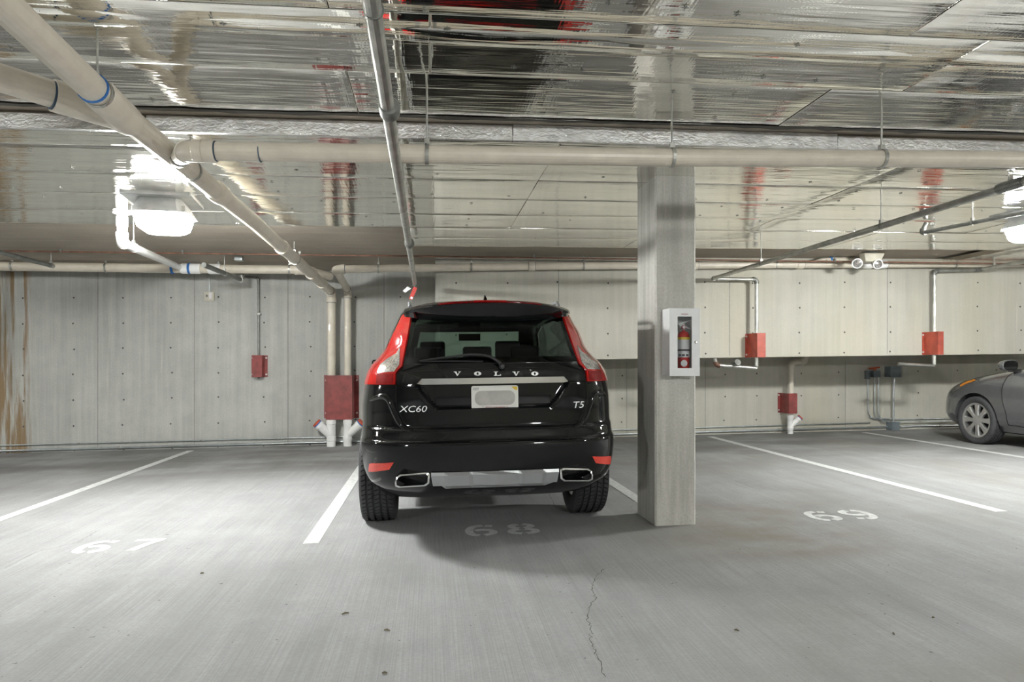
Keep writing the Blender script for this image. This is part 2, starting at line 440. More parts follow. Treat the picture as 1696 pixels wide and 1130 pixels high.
STROKE = {  # stencilled figures in a 1 x 1.45 cell
 '6': [[(.62, 1.42), (.30, 1.30), (.12, .95), (.10, .5), (.20, .18), (.42, .05)], [(.70, 1.36), (.95, 1.28)], [(.58, .06), (.85, .2), (.92, .48), (.78, .72), (.52, .80), (.30, .72)]],
 '7': [[(.05, 1.36), (.98, 1.36)], [(.86, 1.28), (.62, .8), (.42, .02)]],
 '8': [[(.42, 1.38), (.18, 1.22), (.2, .95), (.40, .80)], [(.58, 1.38), (.84, 1.22), (.82, .95), (.6, .80)], [(.40, .68), (.12, .52), (.12, .22), (.42, .06)], [(.6, .68), (.9, .52), (.9, .22), (.58, .06)]],
 '9': [[(.42, .03), (.72, .15), (.90, .5), (.92, .95), (.82, 1.27), (.60, 1.40)], [(.32, .09), (.08, .17)], [(.44, 1.39), (.17, 1.25), (.10, .97), (.24, .73), (.5, .65), (.72, .73)]]}
def smooth2(P, k=4):
    out = []
    for i in range(len(P)-1):
        p0, p1, p2, p3 = P[max(i-1, 0)], P[i], P[i+1], P[min(i+2, len(P)-1)]
        for s in range(k):
            t = s/k
            out.append(tuple(.5*((2*p1[d])+(-p0[d]+p2[d])*t+(2*p0[d]-5*p1[d]+4*p2[d]-p3[d])*t*t+(-p0[d]+3*p1[d]-3*p2[d]+p3[d])*t**3) for d in range(len(p1))))
    return out+[tuple(P[-1])]
for num, xc, mt, lab in (('67', -2.09, 'paint_white', 'white stencilled number 67 on the floor'), ('68', .51, 'paint_worn', 'white stencilled number 68 in the shadow behind the black car'), ('69', 3.12, 'paint_worn', 'white stencilled number 69 right of the column')):
    t = thing('stall_number', lab, 'number', (xc, 4.9, G(xc)), 'stencilled stall numbers')
    for k, ch in enumerate(num):
        cw = .205; x0 = xc-.25+k*.30
        g = join(*[ribbon([(x0+a*cw, 4.75+b*cw, 0) for a, b in (smooth2(s) if len(s) > 2 else s)], .058, .003) for s in STROKE[ch]])
        mk('digit', *g, mt, t)
# cracks and litter
def crack(pix, w, lab):
    P = [flo(*p) for p in pix]; Q = []
    for i in range(len(P)-1):
        for s in range(8):
            q = P[i].lerp(P[i+1], s/8); Q.append((q.x+random.uniform(-.008, .008), q.y+random.uniform(-.01, .01), 0))
    mk('floor_crack', *ribbon(Q, [w*random.uniform(.4, 1.3) for _ in Q], .0012), 'crack', fl)
crack([(1000, 943), (986, 958), (980, 975), (986, 990), (975, 1010), (972, 1025), (980, 1045), (977, 1062), (985, 1080), (995, 1100), (1003, 1128)], .0042, 'c')
crack([(160, 880), (130, 898), (60, 915), (0, 946)], .0035, 'c')
crack([(870, 798), (900, 800), (925, 850)], .003, 'c')
for px, py, L, a, lab in ((572, 1018, .036, .5, 'larger dark twig on the floor, left one of the pair'), (641, 1046, .028, -.3, 'smaller greenish twig on the floor, right one of the pair'), (637, 1117, .02, 0, 'tiny dark twig at the bottom edge of the floor'), (1481, 1052, .016, 1, 'black crumb on the floor at lower right'), (1546, 1025, .012, .2, 'small dark crumb on the floor at far lower right'), (335, 951, .02, .4, 'dark crumb on the floor below the number 67'), (1220, 1046, .02, -.6, 'pale twig on the floor below the column')):
    p = flo(px, py); V, F = tube([(-L/2, 0, .006), (0, .003, .008), (L/2, 0, .005)], [.003, .0045, .0025], 6)
    o = mk('twig', V, F, 'leaf'); o.location = (p.x, p.y, p.z-.001); o.rotation_euler = (0, 0, a); tag(o, lab, 'twig', 'litter on the floor')

# ------------------------------------------------------------------ lamps
def chamf(s, c):
    return [(-s+c, -s), (s-c, -s), (s, -s+c), (s, s-c), (s-c, s), (-s+c, s), (-s, s-c), (-s, -s+c)]
def loft8(rings):
    V, F = [], []
    for (s, c, z) in rings: V += [(x, y, z) for x, y in chamf(s, c)]
    for i in range(len(rings)-1):
        for k in range(8): F.append((i*8+k, i*8+(k+1) % 8, i*8+8+(k+1) % 8, i*8+8+k))
    F += [tuple(range(8))[::-1], tuple(range(len(rings)*8-8, len(rings)*8))]
    return V, F
def lamp(x, y, z, label, rz=0):
    t = thing('ceiling_lamp', label, 'lamp', (x, y, z+G(x)), 'square garage ceiling lamps', (0, -SLOPE, rz))
    mk('mounting_plate', *loft8([(.255, .01, 0), (.255, .01, -.014)]), 'housing', t, keep=False)
    mk('housing', *loft8([(.15, .03, -.014), (.175, .05, -.05), (.218, .075, -.125), (.222, .076, -.135), (.20, .07, -.137)]), 'housing', t, keep=False)
    ln = mk('lens', *loft8([(.196, .07, -.136), (.192, .07, -.165), (.172, .065, -.235), (.150, .057, -.252)]), 'lens', t, keep=False)
    mk('lens_bottom', *loft8([(.151, .057, -.2525), (.135, .05, -.262)]), 'lens_low', ln, keep=False)
    for a in (-1, 1):
        mk('latch', *box((a*.19-.012, -.226, -.14), (a*.19+.012, -.21, -.09)), 'steel', t, keep=False)
lamp(-2.13, 5.80, ZF, 'lit square lamp on the ceiling left of the long pipe', .12)
lamp(5.66, 5.80, ZF, 'lit square lamp at the right edge by the sprinkler pipes', .12)
lamp(-9.9, 5.80, ZF, 'lit square lamp far left outside the view')
for x, w in ((-5.2, 'leftmost of three'), (2.4, 'middle one of three'), (10.0, 'rightmost of three')): lamp(x, -2.6, ZN, 'lit square lamp on the ceiling behind the viewpoint, '+w)
lamp(13.3, 5.80, ZF, 'lit square lamp far right outside the view')

# ------------------------------------------------------------------ pipes
def arc(P, a, b, L, n=7):
    A = P-a*L; B = P+b*L
    return [A*(1-t)**2+P*2*t*(1-t)+B*t*t for t in [i/(n-1) for i in range(n)]]
def pipe_run(name, label, cat, pts, r, mat, fit=None, elbow=1.16, EL=2.2, couplings=(), marks=None, hang=(), hang_mat='steel', group=None, end_caps=False, zc=None, skip_elbow=()):
    pts = [Vector(p) for p in pts]; fit = fit or mat
    t = thing(name, label, cat, pts[0], group)
    n = len(pts)
    for i in range(n-1):
        a, b = pts[i], pts[i+1]; d = (b-a).normalized()
        a2 = a+d*(r*EL*.9 if 0 < i and i not in skip_elbow else 0); b2 = b-d*(r*EL*.9 if i < n-2 and i+1 not in skip_elbow else 0)
        mk('pipe', *tube([a2, b2], r, 20), mat, t); autosmooth(t.children[-1] if t.children else bpy.data.objects[-1]) if False else None
    for i in range(1, n-1):
        if i in skip_elbow: continue
        a = (pts[i]-pts[i-1]).normalized(); b = (pts[i+1]-pts[i]).normalized()
        P = arc(pts[i], a, b, r*EL)
        o = mk('elbow', *tube(P, r*elbow, 20), fit, t); autosmooth(o)
        for q, dr in ((P[0], a), (P[-1], b)):
            c = mk('collar', *tube([q-dr*r*.5, q+dr*r*.5], r*elbow*1.06, 20), fit, o); autosmooth(c)
            if marks:
                s = -1 if q is P[0] else 1
                m_ = mk('cement_ring', *tube([q+dr*s*r*.5, q+dr*s*(r*.5+.006)], r*1.07, 20), marks, o); autosmooth(m_)
    for (i, f, L, mt) in couplings:
        p = pts[i].lerp(pts[i+1], f); d = (pts[i+1]-pts[i]).normalized()
        c = mk('coupling', *tube([p-d*L/2, p-d*L*.42, p+d*L*.42, p+d*L/2], [r*1.12, r*1.2, r*1.2, r*1.12], 20), mt or fit, t); autosmooth(c)
        if marks:
            m_ = mk('cement_ring', *tube([p+d*(L/2), p+d*(L/2+.006)], r*1.06, 20), marks, c); autosmooth(m_)
    for (i, f, zt) in hang:
        p = pts[i].lerp(pts[i+1], f); d = (pts[i+1]-pts[i]).normalized()
        hanger(t, p, d, r, zt+G(p.x), hang_mat)
    for c in t.children: pass
    return t
def hanger(t, p, d, r, ztop, mat='steel'):
    rr = r*1.05; w = max(.012, r*.4)
    # split-strap loop: a thin band round the pipe, open to the rod
    d = d.normalized(); up = Vector((0, 0, 1)); a = d.cross(up).normalized()
    V, F = [], []; N = 22
    for k in range(N+1):
        th = -math.pi/2+2*math.pi*k/N
        for s in (-.5, .5):
            for R in (rr, rr+.004):
                V.append(p+d*w*s+a*math.cos(th)*R+up*math.sin(th)*R)
    for k in range(N):
        b = k*4
        F += [(b, b+1, b+5, b+4), (b+2, b+6, b+7, b+3), (b, b+4, b+6, b+2), (b+1, b+3, b+7, b+5)]
    o = mk('hanger', V, F, mat, t)
    h = rr+.02
    mk('yoke', *box(tuple(p+up*(rr-.002)-Vector((.013, .013, 0))), tuple(p+up*(rr+.028)+Vector((.013, .013, 0)))), mat, o)
    if ztop > p.z+rr+.03: mk('rod', *tube([p+up*(rr+.02), Vector((p.x, p.y, ztop))], .0055, 8), mat, o)
ZP = lambda z: z
# -- main drain from the near left to the wall, then down
XM = -1.46
mp = [Vector((-1.50, .6, 2.47)), atX(30, 30, -1.47), atX(190, 180, XM), atX(420, 367, XM), Vector((atY(549, 487, 10.42).x, 10.42, atY(549, 484, 10.42).z))]
mp[0] = mp[2]+(mp[1]-mp[2])*2.2
foot = flo(549, 741); vx = mp[4].x
t = pipe_run('drain_pipe', 'thick cream drain pipe running diagonally to the wall and down', 'pipe',
    [mp[0], mp[2], mp[3], mp[4], Vector((vx, 10.42, G(vx)+.402))], .062, 'pvc', None, 1.14, 2.0,
    couplings=[(0, .998, .30, None), (1, .62, .13, None), (2, .25, .12, None), (2, .62, .12, None), (2, .8, .11, None)], marks='glue',
    hang=[(0, .90, ZN), (1, .40, ZF), (2, .38, ZF)], skip_elbow=(1, 2))
DR = t
# wye branch from the left
w0 = mp[2]+Vector((0, .1, 0))
mk('branch_pipe', *tube([w0, w0+Vector((-1.6, -1.6, .10))], .060, 20), 'pvc', DR); wd = Vector((-1, -1, .04)).normalized()
o = mk('wye', *tube([w0, w0+wd*.30], .072, 20), 'pvc', DR)
mk('cement_ring', *tube([w0+wd*.30, w0+wd*.308], .064, 20), 'glue', o)
lbl_v = mk('cement_ring', *tube([mp[2]+(mp[0]-mp[2]).normalized()*.2, mp[2]+(mp[0]-mp[2]).normalized()*.21], .068, 20), 'glue_blue', DR)
# -- cross pipe hung from the near foil
YP = 3.58
def pp(px, py): return atY(px, py, YP)
pe = pp(345, 251)
j = mp[2].lerp(mp[3], (4.12-mp[2].y)/(mp[3].y-mp[2].y))
t = pipe_run('cross_drain_pipe', 'long level cream drain pipe crossing in front of the column top', 'pipe',
    [j+Vector((.0, .05, 0)), Vector((j.x+.26, YP, pe.z)), pp(1100, 261), atY(2050, 266, YP)], .047, 'pvc', None, 1.14, 2.3,
    couplings=[(0, .22, .12, None), (1, .02, .05, None)], marks='glue',
    hang=[(1, (pp(707, 250).x-j.x-.26)/(pp(1100, 261).x-j.x-.26), ZN), (2, .012, ZN), (2, (pp(1468, 262).x-pp(1113, 261).x)/(atY(2050, 266, YP).x-pp(1113, 261).x), ZN)], skip_elbow=(2,))
for px in (430, 705): mk('cement_ring', *tube([pp(px, 253), pp(px+1.6, 253)], .0485, 20), 'glue', t)
# -- steel sprinkler pipe down the middle
def spx(px, py, z): d = ray(px, py); return O+d*((z-CAMZ)/d.z)
s0, s1 = spx(655, 262, 2.206), spx(687, 470, 2.206)
sd = (s1-s0).normalized(); s00 = s0-sd*3.0
SP = pipe_run('sprinkler_pipe', 'straight grey steel sprinkler pipe above the black car', 'pipe', [s00, s1], .0265, 'steel', 'steel_dark',
    couplings=[], hang=[(0, .50, ZF)])
for (px, py) in ((645, 181), (678, 403)):
    p = spx(px, py, 2.206); o = mk('coupling', *tube([p-sd*.045, p-sd*.03, p+sd*.03, p+sd*.045], [.036, .041, .041, .036], 20), 'steel_dark', SP); autosmooth(o)
p = spx(619, 16, 2.206); mk('joint_ring', *tube([p-sd*.004, p+sd*.004], .0295, 20), 'steel_dark', SP)
o = mk('end_cap', *tube([s1-sd*.02, s1+sd*.05], .034, 16), 'steel_dark', SP)
mk('drop_plug', *tube([s1, s1+Vector((0, 0, -.06))], .016, 12), 'steel_dark', SP)
def quadtag(name, pix, Y, mat, label, cat):
    P = [atY(a, b, Y) for a, b in pix]; V = [tuple(p) for p in P]+[(p.x, p.y+.003, p.z) for p in P]
    o = mk(name, V, [(0, 1, 2, 3), (7, 6, 5, 4), (0, 4, 5, 1), (1, 5, 6, 2), (2, 6, 7, 3), (3, 7, 4, 0)], mat)
    return tag(o, label, cat, 'tags on the sprinkler pipe')
tw = quadtag('paper_tag', [(667, 482), (675, 474.5), (681, 478), (671, 485)], s1.y-.03, 'white', 'small white tag hanging at the end of the sprinkler pipe', 'tag')
tr_ = quadtag('paper_tag', [(677, 495), (685, 475), (691, 477), (683, 497)], s1.y-.05, 'tag_red', 'red tag hanging at the end of the sprinkler pipe', 'tag')
P = [atY(a, b, s1.y-.052) for a, b in ((679, 494.5), (680.5, 491), (684.5, 492.5), (683, 496))]
mk('tag_print', [tuple(p) for p in P], [(0, 1, 2, 3)], 'label_white', tr_)
# -- right sprinkler pipe with upright head, dropping on the upper wall
r0 = atY(1180, 462, 9.02); r1 = atX(1690, 303, r0.x-.04); rdv = (r1-r0).normalized()
rr_ = atY(1253, 463, 9.05); bot = atY(1253, 607, 9.05)
RP = pipe_run('sprinkler_pipe', 'grey sprinkler pipe with an upright head at upper right', 'pipe', [r1+rdv*.30, r0, rr_, bot], .026, 'steel', 'steel_dark', 1.22, 1.9,
    hang=[(0, 1-((r0-atX(1461, 372, r0.x-.02)).length/((r1+rdv*.30)-r0).length), ZF), (0, 1-(r0-atX(1262, 436, r0.x)).length/((r1+rdv*.30)-r0).length, ZF)])
p = atX(1674, 307, r1.x); o = mk('tee', *tube([p-rdv*.10, p-rdv*.07, p+rdv*.07, p+rdv*.10], [.033, .036, .036, .033], 16), 'steel_dark', RP)
mk('sprinkler_head', *join(tube([p, p+Vector((0, 0, .06))], .016, 10), tube([p+Vector((-.012, 0, .055)), p+Vector((-.018, 0, .085)), p+Vector((0, 0, .105))], .004, 6), tube([p+Vector((.012, 0, .055)), p+Vector((.018, 0, .085)), p+Vector((0, 0, .105))], .004, 6), tube([p+Vector((0, 0, .103)), p+Vector((0, 0, .107))], .024, 12)), 'steel', o)
# thin pipe above it
q0 = spx(1526, 386, 2.50); q1 = spx(1696, 352, 2.51); qd = (q1-q0).normalized()
pipe_run('sprinkler_pipe', 'thin grey pipe hooked to the ceiling beside the right lamp', 'pipe', [q0+Vector((.05, .0, .10)), q0, q1+qd*2], .019, 'steel_dark', 'steel_dark', 1.3, 1.6,
    hang=[(1, .17, ZF)])
# -- second drop on the upper wall, right
d0 = atY(1547, 449, 9.05); d1 = atY(1620, 447, 9.05)
e1 = atX(1696, 434, d1.x)
pipe_run('sprinkler_pipe', 'steel drop pipe behind the orange guard, elbowing right under the drain', 'pipe', [d1+(e1-d1).normalized()*4, d1, d0, atY(1547, 604, 9.05)], .026, 'steel', 'steel_dark', 1.22, 1.9, couplings=[(0, .99, .10, 'steel_dark')],
    hang=[(0, .93, ZF+.1)])
# low drain legs under the upper wall
def leg(pts, label, valve=None):
    t = pipe_run('steel_drain_pipe', label, 'pipe', pts, .024, 'steel', 'copper', 1.4, 1.5)
    if valve is not None:
        o = mk('valve', *tube([valve+Vector((-.05, 0, 0)), valve+Vector((.05, 0, 0))], .036, 12), 'steel_dark', t)
        mk('handwheel', *join(tube([valve, valve+Vector((0, -.07, .03))], .008, 8), tube([valve+Vector((0, -.07, .03)), valve+Vector((0, -.078, .034))], .045, 14)), 'steel_dark', o)
leg([bot+Vector((0, 0, -.025)), atY(1186, 605, 9.05), atY(1184, 594, 9.05)], 'rusty steel drain leg with a valve below the upper wall', atY(1218, 604, 9.05))
b2 = atY(1547, 604, 9.05)
leg([b2+Vector((0, 0, -.02)), atY(1488, 603, 9.05)], 'steel drain leg ending above the grey junction box')
# -- left drop behind a small red guard
l1 = atY(400, 464, 9.9); l0 = atX(235, 398, l1.x); l0.z = min(l0.z, ZS+G(l0.x)-.03)
pipe_run('sprinkler_pipe', 'grey sprinkler pipe ending below the wall drain at left', 'pipe', [l1+(l0-l1).normalized()*1.6, l1, l1+Vector((0, .02, .16))], .030, 'steel_dark', 'steel', 1.2, 1.6, hang=[(0, .5, ZS)])
pipe_run('sprinkler_pipe', 'thin brown drop pipe down to the small red guard at left', 'pipe', [atY(398, 458, 10.55), atY(410, 459, 10.57), atY(428, 461, 10.57), atY(428, 628, 10.57)], .016, 'steel_dark', 'steel_dark', 1.2, 1.8)
cl = atY(428, 520, 10.57); mk('wall_clip', *box((cl.x-.03, 10.55, cl.z-.012), (cl.x+.03, YW, cl.z+.012)), 'steel', bpy.data.objects['sprinkler_pipe.005'])
f1 = atY(88, 441, 9.1); f0 = atX(0, 418, f1.x)
pipe_run('sprinkler_pipe', 'grey sprinkler pipe stub at the far left under the soffit', 'pipe', [f1+(f0-f1).normalized()*3, f1], .026, 'steel_dark', 'steel_dark', couplings=[(0, .985, .07, 'steel')], hang=[(0, .985, ZS)])
# -- drains along the wall
YD = 9.75
def wd_(px, py): return atY(px, py, YD)
t = pipe_run('wall_drain_pipe', 'cream drain pipe along the top of the left wall', 'pipe', [atY(-700, 437, YD), wd_(0, 441), wd_(290, 445), wd_(505, 447), Vector((wd_(540, 449).x, 10.15, wd_(540, 452).z))], .060, 'pvc', None, 1.1, 1.8,
    couplings=[(2, .12, .25, 'pvc_white'), (2, .30, .16, 'pvc_white')], hang=[(1, .60, ZS), (2, .33, ZS), (2, .88, ZS), (1, .07, ZS)], skip_elbow=(1, 2))
for px in (286, 314): mk('primer_ring', *tube([wd_(px-2, 445), wd_(px+2, 445)], .0745, 20), 'glue_blue', t)
YR = 9.02
def wr(px, py): return atY(px, py, YR)
v2x = atY(576, 600, 10.42).x
t = pipe_run('wall_drain_pipe', 'cream drain pipe along the upper wall, dropping beside the red guard', 'pipe', [Vector((v2x, 10.42, .402+G(v2x))), Vector((v2x, 10.42, atY(576, 481, 10.42).z)), wr(556, 446), wr(900, 441), wr(1300, 438.5), wr(1696, 437), wr(2000, 436)], .050, 'pvc', None, 1.14, 1.8,
    couplings=[(2, .94, .09, None), (3, .62, .05, None), (4, .06, .10, None), (4, .33, .16, 'pvc_white'), (4, .40, .09, 'pvc_white')], marks='glue',
    hang=[(2, .2, ZS), (2, .645, ZS), (3, .16, ZS), (3, .96, ZS), (4, .70, ZS)], skip_elbow=(3, 4, 5))
# branch wye on the right part
o = mk('branch_pipe', *tube([wr(1345, 437), wr(1362, 431), wr(1420, 430)], .036, 16), 'pvc', t); autosmooth(o)
mk('primer_ring', *tube([wr(1374, 430), wr(1377, 430)], .039, 16), 'glue_blue', o)
# white riser through the foil at left
fx = atZ(202, 352, ZF); e0 = atY(202, 402, fx.y)
t = pipe_run('riser_pipe', 'white pipe dropping through the foil and elbowing into the wall drain', 'pipe', [fx+Vector((0, 0, .05)), e0, wd_(297, 443)], .040, 'pvc_white', None, 1.2, 1.7, couplings=[(0, .42, .09, None)], hang=[(1, .14, ZF)])
mk('flange', *lathe([(.075, 0), (.07, -.012), (.045, -.02)], (fx.x, fx.y, fx.z), (0, 0, 1), 20), 'pvc_white', t)
# thin brown line under the soffit
c0, c1 = atY(-300, 412, 8.8), atY(1900, 440, 8.8)
pipe_run('thin_brown_pipe', 'thin brown pipe running level below the bare soffit', 'pipe', [c0, c1], .011, 'copper', hang=[(0, .15, ZS), (0, .23, ZS), (0, .31, ZS), (0, .39, ZS), (0, .48, ZS), (0, .56, ZS), (0, .72, ZS)], hang_mat='steel_dark')

# ------------------------------------------------------------------ guards, clean-outs, boxes
def guard(x0, x1, z0, z1, Y, depth, flange, mat, label, left=True, right=True):
    t = thing('pipe_guard', label, 'pipe guard', ((x0+x1)/2, Y, z0), 'red steel pipe guards')
    prof = [(x0, Y), (x0+flange, Y), (x0+flange+.004, Y-depth), (x1-flange-.004, Y-depth), (x1-flange, Y), (x1, Y)]
    th = .005; V, F = [], []
    for z in (z0, z1):
        for (x, y) in prof: V.append((x, y-.001, z))
        for (x, y) in prof: V.append((x, y-th-.001 if y < Y-.01 or True else y, z))
    n = 6
    for i in range(n-1):
        F += [(i, i+1, 2*n+i+1, 2*n+i), (n+i, 2*n+n+i, 2*n+n+i+1, n+i+1), (i, n+i, n+i+1, i+1), (2*n+i, 2*n+i+1, 3*n+i+1, 3*n+i)]
    F += [(0, 2*n, 3*n, n), (n-1, 2*n-1, 4*n-1, 3*n-1)]
    mk('cover', V, F, mat, t)
    for x in (x0+flange*.45, x1-flange*.45):
        for z in (z0+(z1-z0)*.12, z1-(z1-z0)*.12):
            o = mk('bolt', *lathe([(.014, 0), (.014, .003), (.009, .005), (.008, .012)], (x, Y-th-.0012, z), (0, -1, 0), 10), 'zinc', t)
    return t
def guard_at(px, side, pyb, pya, Y, depth, flange, mat, label, pipe_x):
    """px = the visible flange edge at the wall; the pipe runs through the middle"""
    e = atY(px, (pya+pyb)/2, Y); hw_ = abs(pipe_x-e.x); k = (Y-depth)/Y
    z0 = CAMZ+(atY(px, pyb, Y-depth).z-CAMZ); z1 = atY(px, pya, Y-depth).z
    return guard(pipe_x-hw_, pipe_x+hw_, z0, z1, Y, depth, flange, mat, label)
guard_at(594.5, 1, 695, 622, YW, .31, .065, 'red', 'large dark red guard around the two drain pipes', (vx+v2x)/2)
guard_at(443.5, 1, 625, 588.5, YW, .15, .045, 'red', 'small dark red guard on the left wall', atY(428, 600, 10.57).x)
guard_at(1234, -1, 592, 551.5, YB, .27, .04, 'red_bright', 'red guard on the upper wall just right of the column', atY(1254, 500, 9.05).x)
guard_at(1527, -1, 587.5, 549, YB, .27, .03, 'red_bright', 'orange red guard on the upper wall above the grey junction box', atY(1547.5, 500, 9.05).x)
guard_at(1288, -1, 685.5, 652, YW, .27, .04, 'red', 'low dark red guard in the recess above a white clean-out', atY(1309.5, 650, 10.45).x)
def cleanout(x, y, r, zt, side, label):
    z = G(x)
    t = thing('cleanout', label, 'pipe fitting', (x, y, z), 'white drain clean-outs')
    o = mk('body', *lathe([(r*1.08, 0), (r*1.08, zt*.2), (r*1.2, zt*.22), (r*1.2, zt*.36), (r*1.08, zt*.38), (r*1.08, zt*.82), (r*1.2, zt*.84), (r*1.2, zt), (r, zt)], (x, y, z+.001), (0, 0, 1), 20), 'pvc_white', t); autosmooth(o)
    d = Vector((side*.72, -.12, .68)).normalized(); b = Vector((x, y, z+zt*.40))
    o = mk('branch', *tube([b, b+d*(zt*.52), b+d*(zt*.53), b+d*(zt*.64)], [r*1.05, r*1.05, r*1.2, r*1.2], 18), 'pvc_white', t); autosmooth(o)
    mk('primer_ring', *tube([b+d*zt*.64, b+d*zt*.68], r*1.16, 18), 'glue_blue', o)
    mk('cap', *tube([b+d*zt*.68, b+d*zt*.75], r*1.1, 18), 'cap_red', o)
cleanout(vx, 10.40, .060, .40, -1, 'white clean-out fitting below the large red guard, left one')
cleanout(v2x, 10.40, .055, .40, 1, 'white clean-out fitting below the large red guard, right one by the car')
k = atY(1309, 700, 10.45); cleanout(k.x, 10.45, .042, .30, 1, 'white clean-out fitting below the low guard in the recess')
pipe_run('drain_pipe', 'short cream drain pipe elbowing down into the low red guard', 'pipe', [atY(1334, 594, 10.45)+Vector((0, 0, .15)), atY(1334, 599, 10.45), atY(1311, 600, 10.45), Vector((k.x, 10.45, G(k.x)+.312))], .042, 'pvc', None, 1.15, 1.5)
# conduits along the wall foot
def cond(pts, r, label, clips=()):
    pts = [Vector(p) for p in pts]; t = thing('conduit', label, 'conduit', pts[0], 'metal conduits')
    P = [pts[0]]
    for i in range(1, len(pts)-1):
        P += arc(pts[i], (pts[i]-pts[i-1]).normalized(), (pts[i+1]-pts[i]).normalized(), .13, 6)
    P.append(pts[-1]); o = mk('tube', *tube(P, r, 10), 'conduit', t); autosmooth(o)
    for i, f in clips:
        p = pts[i].lerp(pts[i+1], f); d = (pts[i+1]-pts[i]).normalized()
        mk('clip', *tube([p-d*.012, p+d*.012], r*1.5, 8), 'steel', t)
    return t
YC = YW-.030
def ac(px, py, d=0): return atY(px, py, YC-d)      # d = how far it stands off the lowest layer of conduits
bxp = ac(1481, 707)
cond([(-12, YC, .118+G(-12)), (3.4, YC, .118+G(3.4)), Vector((ac(1441, 700.5).x, YC, ac(1441, 700.5).z))], .010, 'thin upper conduit along the foot of the back wall', [(0, f) for f in (.36, .45, .56, .63, .8, .88)])
cond([(-12, YC, .034+G(-12)), (bxp.x-.075, YC, .05+G(bxp.x))], .016, 'thick lower conduit along the foot of the back wall', [(0, f) for f in (.38, .5, .62, .81, .9)])
cond([ac(1437.5, 629), ac(1437.5, 690), ac(1450, 695.5), ac(1700, 691)], .011, 'conduit bending out of the small left grey box', [(0, .55), (2, .3)])
cond([ac(1448.5, 626, .03), ac(1448.5, 694, .03), ac(1462, 694, .03), ac(1474, 693.8, .03)], .010, 'middle conduit below the red lever box', [(0, .5)])
cond([ac(1455, 626, .06), ac(1455, 692, .06), ac(1463, 699, .06), ac(1700, 696, .06)], .010, 'right conduit below the red lever box', [(0, .5), (2, .25)])
cond([ac(1481.5, 626, .10), ac(1480, 645, .10), ac(1480, 697, .10)], .016, 'thick upright conduit between the two grey junction boxes')
cond([ac(1491.5, 707.5), ac(1520, 705.5), ac(1700, 703)], .017, 'thick conduit running right toward the grey car', [(1, .2)])
def jbox(px0, py0, px1, py1, Y, d, mat, name, label, cat, group=None):
    a, b = atY(px0, py1, Y-d), atY(px1, py0, Y-d)
    t = thing(name, label, cat, ((a.x+b.x)/2, Y, a.z), group)
    bev(mk('body', *box((a.x, Y-d, a.z), (b.x, Y-.001, b.z)), mat, t), .004, 1)
    bev(mk('cover_plate', *box((a.x-.003, Y-d-.006, a.z-.003), (b.x+.003, Y-d+.001, b.z+.003)), mat, t), .002, 1)
    return t, a, b
jbox(1475, 607, 1492.5, 625, YW, .16, 'box_grey', 'junction_box', 'large grey junction box on the recess wall', 'junction box', 'grey electrical boxes')
t, a, b = jbox(1477.5, 699, 1489.5, 713, YW, .15, 'box_grey', 'junction_box', 'grey junction box at the wall foot on the conduit', 'junction box', 'grey electrical boxes')
jbox(1434.5, 614.5, 1441, 628, YW, .05, 'box_grey', 'junction_box', 'narrow grey box left of the red lever', 'junction box', 'grey electrical boxes')
t, a, b = jbox(1447, 614, 1458, 625, YW, .09, 'box_grey', 'junction_box', 'small grey box with a red lever on top', 'junction box', 'grey electrical boxes')
mk('lever', *join(tube([Vector((a.x-.06, YW-.06, b.z+.035)), Vector((b.x+.01, YW-.06, b.z+.055))], .014, 8), tube([Vector((a.x+.05, YW-.05, b.z)), Vector((a.x+.05, YW-.05, b.z+.04))], .02, 8)), 'cap_red', t)
t, a, b = jbox(338.5, 484, 354, 498, YW, .05, 'box_beige', 'outlet_box', 'beige outlet box high on the left wall', 'outlet box')
mk('switch', *box((a.x+.07, YW-.062, a.z+.03), (a.x+.105, YW-.055, b.z-.01)), 'label_white', t)
mk('socket', *box((a.x+.025, YW-.06, a.z+.055), (a.x+.05, YW-.055, a.z+.085)), 'steel_dark', t)
cond([ac(347, 485), ac(347, 448)], .010, 'short conduit down to the beige outlet box')
# ceiling junction box and emergency light
YE = 8.62
a, b = atY(1427, 434, YE), atY(1461, 420.5, YE)
t = thing('emergency_light', 'beige emergency light with two round lamp heads under the soffit', 'emergency light', ((a.x+b.x)/2, YE, b.z))
bev(mk('case', [(a.x, YE-.06, b.z), (b.x, YE-.06, b.z), (b.x, YE+.06, b.z), (a.x, YE+.06, b.z), (a.x+.02, YE-.06, a.z), (b.x-.06, YE-.06, a.z), (b.x-.06, YE+.06, a.z), (a.x+.02, YE+.06, a.z)], box((0, 0, 0), (1, 1, 1))[1] and [(0, 1, 2, 3), (7, 6, 5, 4), (0, 4, 5, 1), (1, 5, 6, 2), (2, 6, 7, 3), (3, 7, 4, 0)], 'box_beige', t), .006, 1)
for px, py, dx in ((1420, 436.5, -.35), (1454.5, 438, -.1)):
    p = atY(px, py, YE-.10); d = Vector((dx, -1, -.25)).normalized()
    o = mk('lamp_head', *lathe([(.03, .10), (.055, .07), (.066, .01), (.068, 0), (.06, -.004)], p, -d, 18), 'white', t); autosmooth(o)
    mk('lamp_lens', *lathe([(.058, .0), (.05, .012), (.02, .02)], p, d, 16), 'tail_clear', o)
    mk('swivel', *tube([p-d*.08, Vector((p.x+(.05 if dx < -.2 else -.05), YE, a.z+.02))], .012, 8), 'box_beige', o)
mk('stem', *box(((a.x+b.x)/2-.06, YE-.05, b.z), ((a.x+b.x)/2+.05, YE+.05, ZS+G(a.x))), 'conduit', t)
p = atY(396, 437, 9.3); bo = bev(mk('ceiling_box', *box((p.x-.05, 9.25, ZS+G(p.x)-.06), (p.x+.05, 9.35, ZS+G(p.x)-.001)), 'conduit'), .004, 1)
